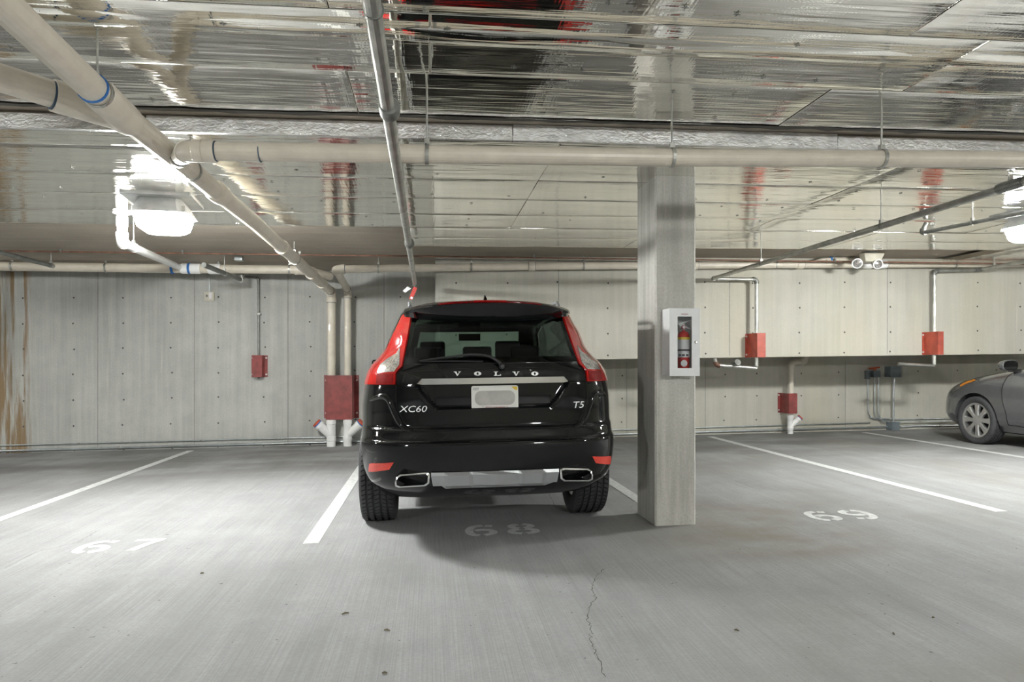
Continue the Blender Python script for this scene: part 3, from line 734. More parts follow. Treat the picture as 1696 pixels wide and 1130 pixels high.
tag(bo, 'small metal box on the soffit above the left wall drain', 'junction box')

# ------------------------------------------------------------------ extinguisher cabinet on the column
YK0, YK1 = CY0-.001, CY0-.155
ka, kb = atY(1109, 623, YK1), atY(1159, 511, YK1)
kx0, kx1, kz0, kz1 = ka.x, kb.x, ka.z, kb.z
wa, wb2 = atY(1122.3, 610, YK1), atY(1146, 524.5, YK1)
t = thing('extinguisher_cabinet', 'white metal extinguisher cabinet mounted on the column', 'cabinet', ((kx0+kx1)/2, YK0, kz0))
T = .006
mk('case', *join(box((kx0, YK0-.004, kz0), (kx1, YK0, kz1)), box((kx0, YK1+.012, kz0), (kx0+T, YK0-.004, kz1)), box((kx1-T, YK1+.012, kz0), (kx1, YK0-.004, kz1)), box((kx0+T, YK1+.012, kz0), (kx1-T, YK0-.004, kz0+T)), box((kx0+T, YK1+.012, kz1-T), (kx1-T, YK0-.004, kz1))), 'white', t)
dr = mk('door', *join(box((kx0, YK1, kz0), (wa.x, YK1+.011, kz1)), box((wb2.x, YK1, kz0), (kx1, YK1+.011, kz1)), box((wa.x, YK1, kz0), (wb2.x, YK1+.011, wa.z)), box((wa.x, YK1, wb2.z), (wb2.x, YK1+.011, kz1))), 'white', t)
mk('pane', *box((wa.x, YK1+.005, wa.z), (wb2.x, YK1+.007, wb2.z)), 'glass_clear', dr)
lk = atY(1151.8, 567, YK1); mk('lock', *lathe([(.011, 0), (.011, .004), (.007, .005), (.006, .003), (.003, .003)], (lk.x, YK1, lk.z), (0, -1, 0), 16), 'chrome', dr)
lt = atY(1134, 520.3, YK1); mk('small_print', *box((lt.x-.026, YK1-.0006, lt.z-.002), (lt.x+.026, YK1+.001, lt.z+.002)), 'text_red', dr)
ex = atY(1132, 560, YK1+.075); exx, exy = ex.x, YK1+.075
zb, zn = kz0+.035, atY(1132, 554, exy).z
E = thing('fire_extinguisher', 'red fire extinguisher behind the cabinet window', 'extinguisher', (exx, exy, zb))
R = .044
o = mk('cylinder', *lathe([(R*.8, 0), (R, .012), (R, zn-zb-.015), (R*.86, zn-zb+.006), (R*.5, zn-zb+.020), (R*.30, zn-zb+.024), (R*.30, zn-zb+.030)], (exx, exy, zb), (0, 0, 1), 28), 'ext_red', E); autosmooth(o, 60)
def band(p0, p1, mat, nm, e=.0008):
    za, zc_ = atY(1132, p1, exy-R).z, atY(1132, p0, exy-R).z
    o = mk(nm, *tube([(exx, exy, za), (exx, exy, zc_)], R+e, 28), mat, E); return autosmooth(o)
band(558.5, 562.5, 'yellow', 'yellow_label'); band(562.6, 578.5, 'label_white', 'instruction_label'); band(578.6, 581.5, 'text_dark', 'black_label'); band(581.6, 592, 'label_white', 'pictogram_label')
for px in (1126, 1132, 1138):
    p = atY(px, 588.5, exy-R); mk('pictogram', *box((p.x-.009, exy-R-.002, p.z-.007), (p.x+.009, exy-R+.004, p.z+.007)), 'text_dark', E)
p = atY(1133, 602, exy-R); mk('oval_label', *lathe([(.024, 0), (.024, .002)], (p.x, exy-R+.001, p.z), (0, -1, 0), 20), 'label_white', E)
p = atY(1130, 542.5, exy); o = mk('gauge', *lathe([(.015, 0), (.016, .008), (.013, .012)], (p.x, exy-.02, p.z), (0, -1, 0), 18), 'tail_red', E)
mk('dial', *lathe([(.011, .012), (.011, .0135)], (p.x, exy-.02, p.z), (0, -1, 0), 14), 'label_white', o)
h0, h1 = atY(1124, 538, exy-.01), atY(1143, 531, exy-.01)
mk('handle', *join(tube([h0, h0.lerp(h1, .5), h1], [.008, .007, .005], 8), tube([atY(1126, 541, exy-.01), atY(1134, 540, exy-.01), atY(1143, 545, exy-.01)], [.008, .007, .005], 8), tube([Vector((exx, exy, zn+.025)), Vector((exx, exy, h0.z+.004))], .011, 10)), 'white', E)

# ------------------------------------------------------------------ car bodies by horizontal slices
def pchip(xs, ys):
    xs, ys = np.array(xs, float), np.array(ys, float); h = np.diff(xs); d = np.diff(ys)/h; m = np.zeros_like(ys)
    for i in range(1, len(xs)-1):
        if d[i-1]*d[i] > 0:
            w1, w2 = 2*h[i]+h[i-1], h[i]+2*h[i-1]; m[i] = (w1+w2)/(w1/d[i-1]+w2/d[i])
    m[0], m[-1] = d[0], d[-1]
    def f(x):
        x = min(max(x, xs[0]), xs[-1]); i = min(int(np.searchsorted(xs, x, 'right'))-1, len(xs)-2); i = max(i, 0)
        t = (x-xs[i])/h[i]; return float((2*t**3-3*t**2+1)*ys[i]+(t**3-2*t**2+t)*h[i]*m[i]+(-2*t**3+3*t**2)*ys[i+1]+(t**3-t**2)*h[i]*m[i+1])
    return f
class Body:
    def __init__(s, lv, n=3.6, extra=None):
        z = [l[0] for l in lv]; s.z0, s.z1 = z[0], z[-1]
        s.f = [pchip(z, [l[k] for l in lv]) for k in range(1, 6)]; s.n = n; s.extra = extra
    def S(s, x, z):                      # rear surface
        y0, y1, w, c, cf = [f(z) for f in s.f]
        q = min(abs(x)/w, .9995)
        y = y0+c*(1-(1-q**s.n)**(1/s.n))
        if s.extra: y += s.extra(x, z)
        return y
    def side(s, y, z):                   # half width at length y
        y0, y1, w, c, cf = [f(z) for f in s.f]
        if y < y0+c: return w*(max(0, 1-(max(0, (y0+c-y)/c))**s.n))**(1/s.n)
        if y > y1-cf: return w*(max(0, 1-(max(0, (y-y1+cf)/cf))**s.n))**(1/s.n)
        return w
    def mesh(s, nz, nx=60, nc=18, ns=26, nf=14, dz=None):
        zs = dz or [s.z0+(s.z1-s.z0)*i/(nz-1) for i in range(nz)]
        V, F = [], []; half = None
        for z in zs:
            y0, y1, w, c, cf = [f(z) for f in s.f]; P = []
            for i in range(nx): x = .93*w*i/(nx-1); P.append((x, s.S(x, z)))
            ya = y0+c*(1-(1-.93**s.n)**(1/s.n))
            for i in range(1, nc+1): y = ya+(y0+c-ya)*(i/nc)**1.35; P.append((s.side(y, z), y))
            for i in range(1, ns): P.append((w, y0+c+(y1-cf-y0-c)*i/ns))
            for i in range(nf+1):
                th = math.pi/2*i/nf; P.append((w*math.cos(th)**(2/s.n), y1-cf+cf*math.sin(th)**(2/s.n)))
            P[-1] = (0, P[-1][1])
            full = P+[(-x, y) for x, y in P[-2:0:-1]]; half = len(full)
            V += [(x, y, z) for x, y in full]
        for i in range(len(zs)-1):
            for k in range(half): F.append((i*half+k, i*half+(k+1) % half, (i+1)*half+(k+1) % half, (i+1)*half+k))
        F.append(tuple(range(half))[::-1]); F.append(tuple(range((len(zs)-1)*half, len(zs)*half)))
        return V, F
def cut(o, cutters, solid=0.):
    me = o.data
    if solid:
        m = o.modifiers.new('s', 'SOLIDIFY'); m.thickness = solid; m.offset = -1
    objs = []
    for V, F in cutters:
        c = mk('cutter', V, F, None, o.parent, keep=False); objs.append(c)
        m = o.modifiers.new('b', 'BOOLEAN'); m.operation = 'DIFFERENCE'; m.object = c; m.solver = 'EXACT'
    dg = bpy.context.evaluated_depsgraph_get(); dg.update()
    new = bpy.data.meshes.new_from_object(o.evaluated_get(dg))
    o.modifiers.clear(); o.data = new
    for c in objs: bpy.data.objects.remove(c)
    return o
def prism_y(poly, y0, y1):
    n = len(poly); V = [(x, y0, z) for x, z in poly]+[(x, y1, z) for x, z in poly]
    return V, [tuple(range(n)), tuple(range(2*n-1, n-1, -1))]+[(i, n+i, n+(i+1) % n, (i+1) % n) for i in range(n)]
def prism_x(poly, x0, x1):
    n = len(poly); V = [(x0, y, z) for y, z in poly]+[(x1, y, z) for y, z in poly]
    return V, [tuple(range(n)), tuple(range(2*n-1, n-1, -1))]+[(i, n+i, n+(i+1) % n, (i+1) % n) for i in range(n)]
def patch(poly, fmap, off, back, step=.025):
    """fill a 2-D outline with triangles and lay it on a surface; off = proud, back = buried"""
    P = []
    for i, a in enumerate(poly):
        b = poly[(i+1) % len(poly)]; L = math.hypot(a[0]-b[0], a[1]-b[1]); k = max(1, int(L/step))
        P += [(a[0]+(b[0]-a[0])*j/k, a[1]+(b[1]-a[1])*j/k) for j in range(k)]
    n = len(P); E = [(i, (i+1) % n) for i in range(n)]
    xs, zs = [p[0] for p in P], [p[1] for p in P]
    def inside(x, z):
        c = False
        for i in range(n):
            (x1, z1), (x2, z2) = P[i], P[(i+1) % n]
            if (z1 > z) != (z2 > z) and x < (x2-x1)*(z-z1)/(z2-z1)+x1: c = not c
        return c
    I = []
    x = min(xs)+step/2
    while x < max(xs):
        z = min(zs)+step/2
        while z < max(zs):
            if inside(x, z) and min(math.hypot(x-a, z-b) for a, b in P) > step*.45: I.append((x, z))
            z += step
        x += step
    vs_, es_, fs_, *_ = delaunay_2d_cdt([Vector(p) for p in P+I], E, [], 1, 1e-6)
    V = [fmap(v.x, v.y, off) for v in vs_]; F = [tuple(f) for f in fs_]
    cnt = {}
    for f in F:
        for a, b in zip(f, f[1:]+f[:1]): cnt[(a, b)] = cnt.get((a, b), 0)+1
    rim = [(a, b) for (a, b) in cnt if (b, a) not in cnt]
    m = {}
    for a, b in rim:
        for q in (a, b):
            if q not in m: m[q] = len(V); v = vs_[q]; V.append(fmap(v.x, v.y, back))
        F.append((b, a, m[a], m[b]))
    return V, F

# ------------------------------------------------------------------ the black car
def sst(a, b, x): t = min(1, max(0, (x-a)/(b-a))); return t*t*(3-2*t)
def suv_extra(x, z):
    y = 0
    if .86 < z < 1.10:                                   # plate recess
        lim = .375+(.495-.375)*min(1, max(0, (z-.915)/.15))
        y += .034*sst(lim+.012, lim-.016, abs(x))*sst(.905, .93, z)*sst(1.078, 1.066, z)
    return y
SUV = Body([
 (.30, .32, 4.35, .78, .60, .6), (.36, .17, 4.50, .80, .62, .6), (.42, .085, 4.58, .85, .68, .6), (.52, .03, 4.62, .880, .72, .6), (.62, .006, 4.64, .890, .75, .6),
 (.685, 0, 4.65, .895, .78, .6), (.70, .004, 4.65, .895, .78, .6), (.712, .026, 4.65, .892, .78, .6), (.745, .042, 4.655, .890, .78, .6), (.775, 0.052, 4.66, .890, .78, .6), (.80, .082, 4.66, .890, .78, .6),
 (.90, .088, 4.65, .890, .78, .6), (1.0, .085, 4.55, .880, .78, .7), (1.06, .085, 4.32, .870, .78, .8), (1.10, .090, 3.95, .860, .78, .8), (1.15, .102, 3.55, .842, .78, .7),
 (1.20, .128, 3.44, .815, .78, .7), (1.25, .158, 3.34, .768, .78, .7), (1.29, .182, 3.27, .738, .78, .7), (1.33, .206, 3.2, .718, .78, .7), (1.40, .25, 3.06, .702, .78, .7),
 (1.50, .312, 2.85, .660, .78, .7), (1.58, .362, 2.66, .622, .78, .7), (1.61, .41, 2.5, .582, .72, .7), (1.637, .49, 2.3, .51, .66, .65), (1.655, .62, 2.1, .42, .55, .5), (1.668, .88, 1.85, .25, .38, .38)], 3.6, suv_extra)
SX, SY = .425, 4.315
suv = thing('parked_suv', 'black sport utility car parked nose to the wall', 'car', (SX, SY, G(SX)), None, (0, -SLOPE, 0))
suv_m = Matrix.Translation((SX, SY, G(SX))) @ Matrix.Rotation(-SLOPE, 4, 'Y'); suv_i = suv_m.inverted()
def onrear(px, py):
    o = suv_i @ O; d = suv_i.to_3x3() @ ray(px, py); t = (.1-o.y)/d.y
    for _ in range(40):
        p = o+d*t; w = SUV.f[2](p.z); x = max(-.99*w, min(.99*w, p.x)); t += .7*((SUV.S(x, p.z)-o.y)/d.y-t)
    p = o+d*t; return (p.x, p.z)
def R_(pix): return [onrear(*p) for p in pix]
def mir(poly): return [(-x, z) for x, z in poly][::-1]
def fr_(x, z, off):
    w = SUV.f[2](z); xx = max(-.992*w, min(.992*w, x)); q = abs(xx)/w; e = 1e-3
    sx = (SUV.S(xx+e, z)-SUV.S(xx-e, z))/(2*e) if abs(xx)+e < .995*w else 0
    n = Vector((sx, -1, 0)); n.normalize()
    p = Vector((x, SUV.S(xx, z), z)); return p+n*off
def rear_part(nm, poly, mat, off=.004, back=-.02, parent=None, step=.025, sm=True):
    o = mk(nm, *patch(poly, fr_, off, back, step), mat, parent or suv, keep=False); return autosmooth(o, 35) if sm else o
zs = [.30+.02*i for i in range(18)]+[.66+.008*i for i in range(20)]+[.82+.0145*i for i in range(26)]+[1.197+.02*i for i in range(23)]+[1.648, 1.658, 1.668]
body = mk('body_shell', *SUV.mesh(0, dz=zs), 'black_paint', suv, keep=False)
gl = R_([(685.5, 517), (678.5, 549), (672.5, 579), (668, 602)]); gl = [(x*.995, z) for x, z in gl]
topz, botz = gl[0][1], gl[-1][1]
rear_glass = gl+[(-x, z) for x, z in gl[::-1]]
rg_in = [(x*.955, z+(-.02 if z > 1.45 else (.035 if z < 1.25 else 0))) for x, z in rear_glass]
side_win = [(.62, 1.275), (1.2, 1.205), (3.02, 1.155), (2.78, 1.30), (2.40, 1.49), (2.05, 1.545), (1.3, 1.55), (.85, 1.50)]
wsc = [(-.60, 1.17), (.60, 1.17), (.50, 1.53), (-.50, 1.53)]
AXR, AXF = 1.085, 3.86
def circ(yc, zc, r, n=28): return [(yc+r*math.cos(2*math.pi*i/n), zc+r*math.sin(2*math.pi*i/n)) for i in range(n)]
cuts = [prism_y(rg_in, -.5, .75), prism_x(side_win, -1.3, 1.3), prism_y(wsc, 2.2, 4.5)]
for yc in (AXR, AXF):
    for sx in (-1, 1): cuts.append(prism_x(circ(yc, .372, .415), *( (sx*.62, sx*1.3) if sx > 0 else (-1.3, -.62))))
cut(body, cuts, .025); autosmooth(body, 32)
rear_part('rear_window', rear_glass, 'glass_dark', .003, .0025)
fs = lambda sgn: (lambda y, z, off: Vector((sgn*(SUV.side(y, z)+off), y, z)))
for sg in (-1, 1):
    o = mk('side_window', *patch(side_win, fs(sg), .002, .0015, .08), 'glass_dark', suv, keep=False); autosmooth(o)
def ff(x, z, off):
    y0, y1, w, c, cf = [f(z) for f in SUV.f]; q = min(abs(x)/w, .99)
    return Vector((x, y1-cf+cf*(1-q**SUV.n)**(1/SUV.n)+off, z))
mk('windscreen', *patch([(x*1.03, z) for x, z in wsc], ff, .002, .0015, .06), 'glass_green', suv, keep=False)
# black frit band round the rear window
fb = [(x*.905, z+(-.03 if z > 1.45 else (.05 if z < 1.25 else 0))) for x, z in rear_glass]
# tail lamps
outer = R_([(684, 514), (678.7, 514)])+[(-.592, 1.545), (-.630, 1.46), (-.665, 1.385), (-.692, 1.325), (-.745, 1.270), (-.790, 1.222), (-.822, 1.16), (-.846, 1.072)]
inner = R_([(655, 637), (655.8, 619), (661.5, 611.5), (667, 606.5), (672, 580), (678, 550)])
TL = outer+inner
clear = R_([(628.5, 617.5), (633, 604), (644, 594.5), (659, 585.5), (665.5, 575), (663.5, 604), (655, 615.5)])
deep = R_([(627.5, 619), (653.5, 619), (653, 635), (626, 635.5)])
for sgn, lab in ((1, 'a'), (-1, 'b')):
    f = (lambda p: p) if sgn == 1 else mir
    o = rear_part('tail_lamp', f(TL), 'tail_red', .014, -.03, step=.02); o['label'] = 'red tail lamp running up the pillar'
    rear_part('clear_lens', f(clear), 'tail_clear', .018, 0, o, .02); rear_part('brake_lens', f(deep), 'tail_deep', .018, 0, o, .02)
# chrome bar, letters, plate
bar = R_([(691, 633), (700, 627.5), (940, 626), (946, 631), (941, 634.5), (700, 637)]); bl = [onrear(691, 633), onrear(699, 627.3), onrear(699, 637.2)]
hw = -bl[0][0]; zt_, zb_ = bl[1][1], bl[2][1]; zm = (zt_+zb_)/2
barp = [(-hw, zb_+.006), (-hw+.03, zt_), (hw-.03, zt_), (hw, zb_+.006), (hw-.03, zb_), (-hw+.03, zb_)]
def fbar(x, z, off): return Vector((x, SUV.S(x, 1.088)-.004-off, z))
o = mk('chrome_bar', *patch(barp, fbar, .022, -.02, .02), 'chrome', suv, keep=False); o['label'] = 'chrome bar above the number plate'
def font_mesh(txt, size):
    c = bpy.data.curves.new('t', 'FONT'); c.body = txt; c.size = size; c.align_x = 'CENTER'; c.align_y = 'CENTER'; c.extrude = .0; c.resolution_u = 3
    ob = bpy.data.objects.new('t', c); COL.objects.link(ob); dg = bpy.context.evaluated_depsgraph_get(); dg.update()
    me = bpy.data.meshes.new_from_object(ob.evaluated_get(dg)); bpy.data.objects.remove(ob); bpy.data.curves.remove(c)
    V = [tuple(v.co) for v in me.vertices]; F = [tuple(p.vertices) for p in me.polygons]; bpy.data.meshes.remove(me); return V, F
def lettering(nm, txt, cx, cz, w, h, mat, parent, fmap, off, shear=0.):
    V, F = font_mesh(txt, 1.0); xs = [v[0] for v in V]; ys_ = [v[1] for v in V]
    x0, x1, y0, y1 = min(xs), max(xs), min(ys_), max(ys_)
    Q = [((v[0]-x0)/(x1-x0)-.5, (v[1]-y0)/(y1-y0)-.5) for v in V]
    W = [fmap(cx+a*w+shear*b*h, cz+b*h, off) for a, b in Q]; n = len(W)
    W += [fmap(cx+a*w+shear*b*h, cz+b*h, off-.003) for a, b in Q]
    cnt = {}
    for f in F:
        for a, b in zip(f, f[1:]+f[:1]): cnt[(a, b)] = 1
    F2 = F+[(b, a, a+n, b+n) for (a, b) in cnt if (b, a) not in cnt]
    return mk(nm, W, F2, mat, parent, keep=False)
def poly_letter(nm, strokes, cx, cz, w, h, mat, parent):
    V, F = [], []
    for st in strokes:
        n = len(V)
        V += [fr_(cx+(a-.5)*w, cz+(b-.5)*h, .007) for a, b in st]; V += [fr_(cx+(a-.5)*w, cz+(b-.5)*h, .002) for a, b in st]; k = len(st)
        F.append(tuple(n+i for i in range(k))); F += [(n+i, n+(i+1) % k, n+k+(i+1) % k, n+k+i) for i in range(k)]
    return mk(nm, V, F, mat, parent, keep=False)
def oval(a0, b0, a1, b1, n=16): return [((a0+a1)/2+(a1-a0)/2*math.cos(2*math.pi*i/n), (b0+b1)/2+(b1-b0)/2*math.sin(2*math.pi*i/n)) for i in range(n)]
Vs = [[(.08, 1), (.34, 1), (.60, .18), (.54, 0), (.44, 0)], [(.56, .0), (.48, .12), (.80, 1), (.90, 1)], [(0, .88), (0, 1), (.42, 1), (.42, .88)], [(.66, .88), (.66, 1), (1, 1), (1, .88)]]
Ls = [[(.18, 0), (.18, 1), (.42, 1), (.42, 0)], [(.03, .88), (.03, 1), (.57, 1), (.57, .88)], [(.03, 0), (.03, .12), (1, .12), (1, 0)], [(.88, 0), (.88, .38), (1, .38), (1, 0)]]
no = 14; ou = oval(0, 0, 1, 1, no); inn = oval(.36, .16, .64, .84, no)
Os = [[ou[i], ou[(i+1) % no], inn[(i+1) % no], inn[i]] for i in range(no)]
em = bpy.data.objects.new('maker_lettering', None); COL.objects.link(em); em.parent = suv
for px, st in ((757.5, Vs), (791, Os), (823.5, Ls), (854.5, Vs), (885.5, Os)):
    x, z = onrear(px, 619); poly_letter('letter', st, x, z, .047, .027, 'chrome_letter', em)
x, z = onrear(685, 677.5); lettering('model_badge', 'XC60', x, z, .172, .040, 'chrome_letter', suv, fr_, .006, .25)
x, z = onrear(957.5, 670.5); lettering('engine_badge', 'T5', x, z, .078, .042, 'chrome_letter', suv, fr_, .006, .25)
px_, pz_ = onrear(822, 658); pz_ -= .0; px_ = .008
ysr = SUV.S(0, pz_)-.008
def rrect(w, h, r, n=5):
    P = []
    for cx, cz, a0 in ((w/2-r, h/2-r, 0), (-w/2+r, h/2-r, 90), (-w/2+r, -h/2+r, 180), (w/2-r, -h/2+r, 270)):
        P += [(cx+r*math.cos(math.radians(a0+90*i/n)), cz+r*math.sin(math.radians(a0+90*i/n))) for i in range(n+1)]
    return P
def fpl(x, z, off): return Vector((px_+x, ysr-off, pz_+z))
pl = mk('number_plate', *prism_y([(px_+x, pz_+z) for x, z in rrect(.305, .152, .014)], ysr-.010, ysr+.03), 'plate', suv, keep=False)
mk('plate_rim', *join(*[prism_y([(px_+x, pz_+z) for x, z in q], ysr-.012, ysr-.005) for q in ([(-.14, .068), (.14, .068), (.14, .071), (-.14, .071)], [(-.14, -.071), (.14, -.071), (.14, -.068), (-.14, -.068)])]), 'plate', pl, keep=False)
mk('plate_smear', *prism_y([(px_+x, pz_+z-.004) for x, z in rrect(.262, .094, .04, 8)], ysr-.0115, ysr-.009), 'plate_grey', pl, keep=False)
mk('plate_sticker', *prism_y([(px_+x, pz_+z) for x, z in ((.108, .068), (.146, .068), (.146, .044), (.132, .046))], ysr-.0125, ysr-.009), 'yellow', pl, keep=False)
lettering('plate_month', 'OCT', -.122, .055, .036, .015, 'text_dark', pl, fpl, .0125)
lettering('plate_web', '* dmv.ca.gov *', 0, -.062, .17, .013, 'text_red', pl, fpl, .0125)
# spoiler with high brake lamp
V, F = [], []; NXS = 48
def spsec(u):
    x = .582*u; e = abs(u)**3; dS = SUV.S(x*.96, 1.55)-SUV.S(0, 1.55); dz = -.034*u*u-.012*e
    bz = 1.482+.055*e; yb = SUV.S(x*.96, bz)
    tr = .235+dS*.9+.05*e
    return [(x, .66+dS*.5, 1.660+dz*.9-.02*e), (x, .42+dS, 1.644+dz), (x, tr+.032, 1.622+dz), (x, tr, 1.606+dz), (x, tr+.004, 1.590+dz), (x, yb-.040+.02*e, bz+.035), (x, yb+.004, bz), (x, .46+dS, 1.57-.03*e)]
for i in range(NXS+1): V += spsec(-1+2*i/NXS)
for i in range(NXS):
    for k in range(8): F.append((i*8+k, i*8+(k+1) % 8, i*8+8+(k+1) % 8, i*8+8+k))
F += [tuple(range(8))[::-1], tuple(range(NXS*8, NXS*8+8))]
o = mk('roof_spoiler', V, F, 'black_paint', suv, keep=False); autosmooth(o, 50)
SPL = o
def strip(u0, u1, lo, hi, pr, mat, nm, par):
    V, F = [], []; n = 24
    for i in range(n+1):
        s = spsec(u0+(u1-u0)*i/n); a, b = Vector(s[2]), Vector(s[1]); c = Vector(s[3])
        p = c.lerp(a, lo); q = a.lerp(b, hi); up = Vector((0, -.6, 1)).normalized()*pr
        V += [p+up, a+up*1.1, q+up, q-up, p-up]
    for i in range(n):
        for k in range(5): F.append((i*5+k, i*5+(k+1) % 5, i*5+5+(k+1) % 5, i*5+5+k))
    F += [tuple(range(5))[::-1], tuple(range(n*5, n*5+5))]
    return mk(nm, V, F, mat, par, keep=False)
hb = strip(-.60, .60, .35, .35, .0035, 'tail_deep', 'high_brake_lamp', SPL)
strip(-.19, .19, .5, .22, .0055, 'tail_red', 'brake_lamp_centre', SPL)
# bumper furniture
refl = R_([(612, 768.5), (616, 767.5), (652.5, 766), (645, 778), (611, 781.5)])
for f in (lambda p: p, mir):
    rear_part('reflector', f(refl), 'reflector', .004, -.01)
ex_o = R_([(655, 795), (657, 788), (663, 784.5), (706, 782.5), (712, 785), (711, 799), (705, 803), (662, 803.5), (656, 801)])
ecx, ecz = sum(p[0] for p in ex_o)/9, sum(p[1] for p in ex_o)/9
ex_i = [(ecx+(x-ecx)*.90, ecz+(z-ecz)*.80) for x, z in ex_o]
for f in (lambda p: p, mir):
    a, b = f(ex_o), f(ex_i); n = len(a); V = []; F = []
    yy = .055
    V += [(x, yy-.012, z) for x, z in a]+[(x, yy-.016, z) for x, z in b]+[(x, yy+.14, z) for x, z in b]+[(x, yy+.14, z) for x, z in a]
    for L in range(3):
        for i in range(n): F.append((L*n+i, L*n+(i+1) % n, L*n+n+(i+1) % n, L*n+n+i))
    for i in range(n): F.append((3*n+i, 3*n+(i+1) % n, (i+1) % n, i))
    o = mk('exhaust_tip', V, F, 'chrome', suv, keep=False); autosmooth(o, 30)
    mk('exhaust_bore', *prism_y([(x, z) for x, z in b], yy+.07, yy+.13), 'rim_dark', o, keep=False)
# silver skid plate with facets
sk = R_([(714, 783), (821, 779)]); sl = abs(sk[0][0])-.0; zt_ = sk[0][1]; zb_ = onrear(760, 807)[1]
V, F = [], []; U = [-1, -.94, -.80, -.74, -.42, -.36, -.05, .05, .36, .42, .74, .80, .94, 1]
for i, u in enumerate(U):
    x = sl*u*1.0; pr = .012 if i in (3, 4, 9, 10) else (.018 if i in (6, 7) else .0)
    bw = .90 if abs(u) > .9 else 1
    for z, dd in ((zt_, .006), (zt_-.02, .014+pr), (zb_+.02, .010+pr), (zb_ if abs(u) < .9 else zb_+.04, 0)):
        V.append((x*(1 if z > zt_-.03 else .975), .028-dd+SUV.S(x, .6)*.6+.02*(zt_-z)/.1, z))
    V.append((x*.97, .30, zb_+.01 if abs(u) < .9 else zb_+.05))
for i in range(len(U)-1):
    for k in range(4): F.append((i*5+k, i*5+k+1, i*5+6+k, i*5+5+k))
o = mk('skid_plate', V, F, 'silver', suv, keep=False)
# bumper haunch ridges and panel gaps
def surf_line(nm, pts, r, mat, off=.0, par=None, sm=True):
    P = smooth2(pts, 5) if sm else pts
    W = [fr_(x, z, off) for x, z in P]; n = len(W)
    o = mk(nm, *tube(W, [r*(.35+.65*math.sin(math.pi*min(1, max(0, (i+.7)/(n+.4))))**.5) for i in range(n)] if r > .006 else r, 8), mat, par or suv, keep=False); return autosmooth(o, 60)
hz = R_([(612, 664), (622, 659), (634, 657), (643, 662), (650, 677), (658, 695), (668, 709), (682, 715)])
sg_ = R_([(656.5, 639), (656.5, 665), (662, 684), (670, 701), (680, 711), (700, 713.5)])
for f in (lambda p: p, lambda p: [(-x, z) for x, z in p]):
    surf_line('bumper_haunch', f(hz), .026, 'black_paint', -.012)
    surf_line('tailgate_gap', f(sg_), .0032, 'gap', .0005)
sgb = sg_[-1]; surf_line('tailgate_gap', [(sgb[0]+(-2*sgb[0])*i/12, sgb[1]) for i in range(13)], .0045, 'gap', .0005, sm=False)
xg, zg = gl[-1]
surf_line('window_edge', [(xg+(-2*xg)*i/12, zg-.006) for i in range(13)], .0035, 'black_gloss', .001, sm=False)
# wiper
wp = [onrear(830, 604.5), onrear(821, 596.5), onrear(806, 589.5), onrear(780, 587.5), onrear(752, 590.5), onrear(725, 594), onrear(697, 598)]
W = [fr_(x, z, .03) for x, z in smooth2(wp, 4)]; n = len(W)
o = mk('rear_wiper', *tube(W, [.011-.006*i/n for i in range(n)], 8), 'black_plastic', suv, keep=False); autosmooth(o, 60)
mk('wiper_pivot', *lathe([(.02, 0), (.02, .03), (.012, .045)], fr_(*onrear(831, 607), -.002), (0, -1, 0), 14), 'black_plastic', o, keep=False)
bl_ = [onrear(698, 599), onrear(745, 598.5), onrear(800, 599)]
mk('wiper_blade', *tube([fr_(x, z, .012) for x, z in bl_], .006, 6), 'black_plastic', o, keep=False)
# roof rails, antenna
for sg in (-1, 1):
    o = mk('roof_rail', *tube([(sg*.545, .66, 1.615), (sg*.552, .78, 1.655), (sg*.56, 1.5, 1.67), (sg*.55, 2.3, 1.652), (sg*.545, 2.42, 1.61)], .013, 10), 'silver', suv, keep=False); autosmooth(o, 60)
V = []; fn = [(.0, 0), (.03, .035), (.07, .058), (.09, .055), (.14, .02), (.17, 0)]
for sx in (-.018, .018): V += [(sx*(1-h/.07), .64+l*.9, 1.648+h) for l, h in fn]
mk('antenna_fin', V, [tuple(range(6)), tuple(range(11, 5, -1))]+[(i, 6+i, 6+(i+1) % 6, (i+1) % 6) for i in range(6)], 'black_gloss', suv, keep=False)
# underbody and interior
mk('underbody', *join(box((-.58, .50, .34), (.58, 4.3, .44)), box((-.30, .36, .36), (.30, .62, .42))), 'rim_dark', suv, keep=False)
mk('axle_beam', *tube([(-.72, AXR, .34), (.72, AXR, .34)], .05, 10), 'rim_dark', suv, keep=False)
mk('muffler', *tube([(-.45, .40, .44), (.45, .40, .44)], .06, 14), 'steel_dark', suv, keep=False)
def seat(x, y, w, zb, zt, hr, nm):
    o = mk(nm, *box((x-w/2, y-.06, zb), (x+w/2, y+.10, zt)), 'seat', suv, keep=False); bev(o, .045, 3)
    h = mk('headrest', *box((x-.125, y-.05, zt+.02), (x+.125, y+.05, zt+.02+hr)), 'seat', o, keep=False); bev(h, .035, 3)
    mk('cushion', *box((x-w/2, y+.05, zb-.12), (x+w/2, y+.55, zb+.06)), 'seat', o, keep=False)
for x in (-.42, .0, .42): seat(x, 1.62, .42, .75, 1.20, .13, 'rear_seat')
for x in (-.38, .38): seat(x, 2.62, .50, .70, 1.24, .17, 'front_seat')
mk('cabin_floor', *box((-.72, .35, .55), (.72, 3.6, .60)), 'seat', suv, keep=False)
mk('dashboard', *box((-.66, 3.0, .85), (.66, 3.4, 1.14)), 'seat', suv, keep=False)
mk('parcel_shelf', *box((-.62, .35, 1.10), (.62, 1.5, 1.115)), 'seat', suv, keep=False)
mk('rear_mirror', *box((-.11, 2.70, 1.44), (.11, 2.73, 1.51)), 'seat', suv, keep=False)
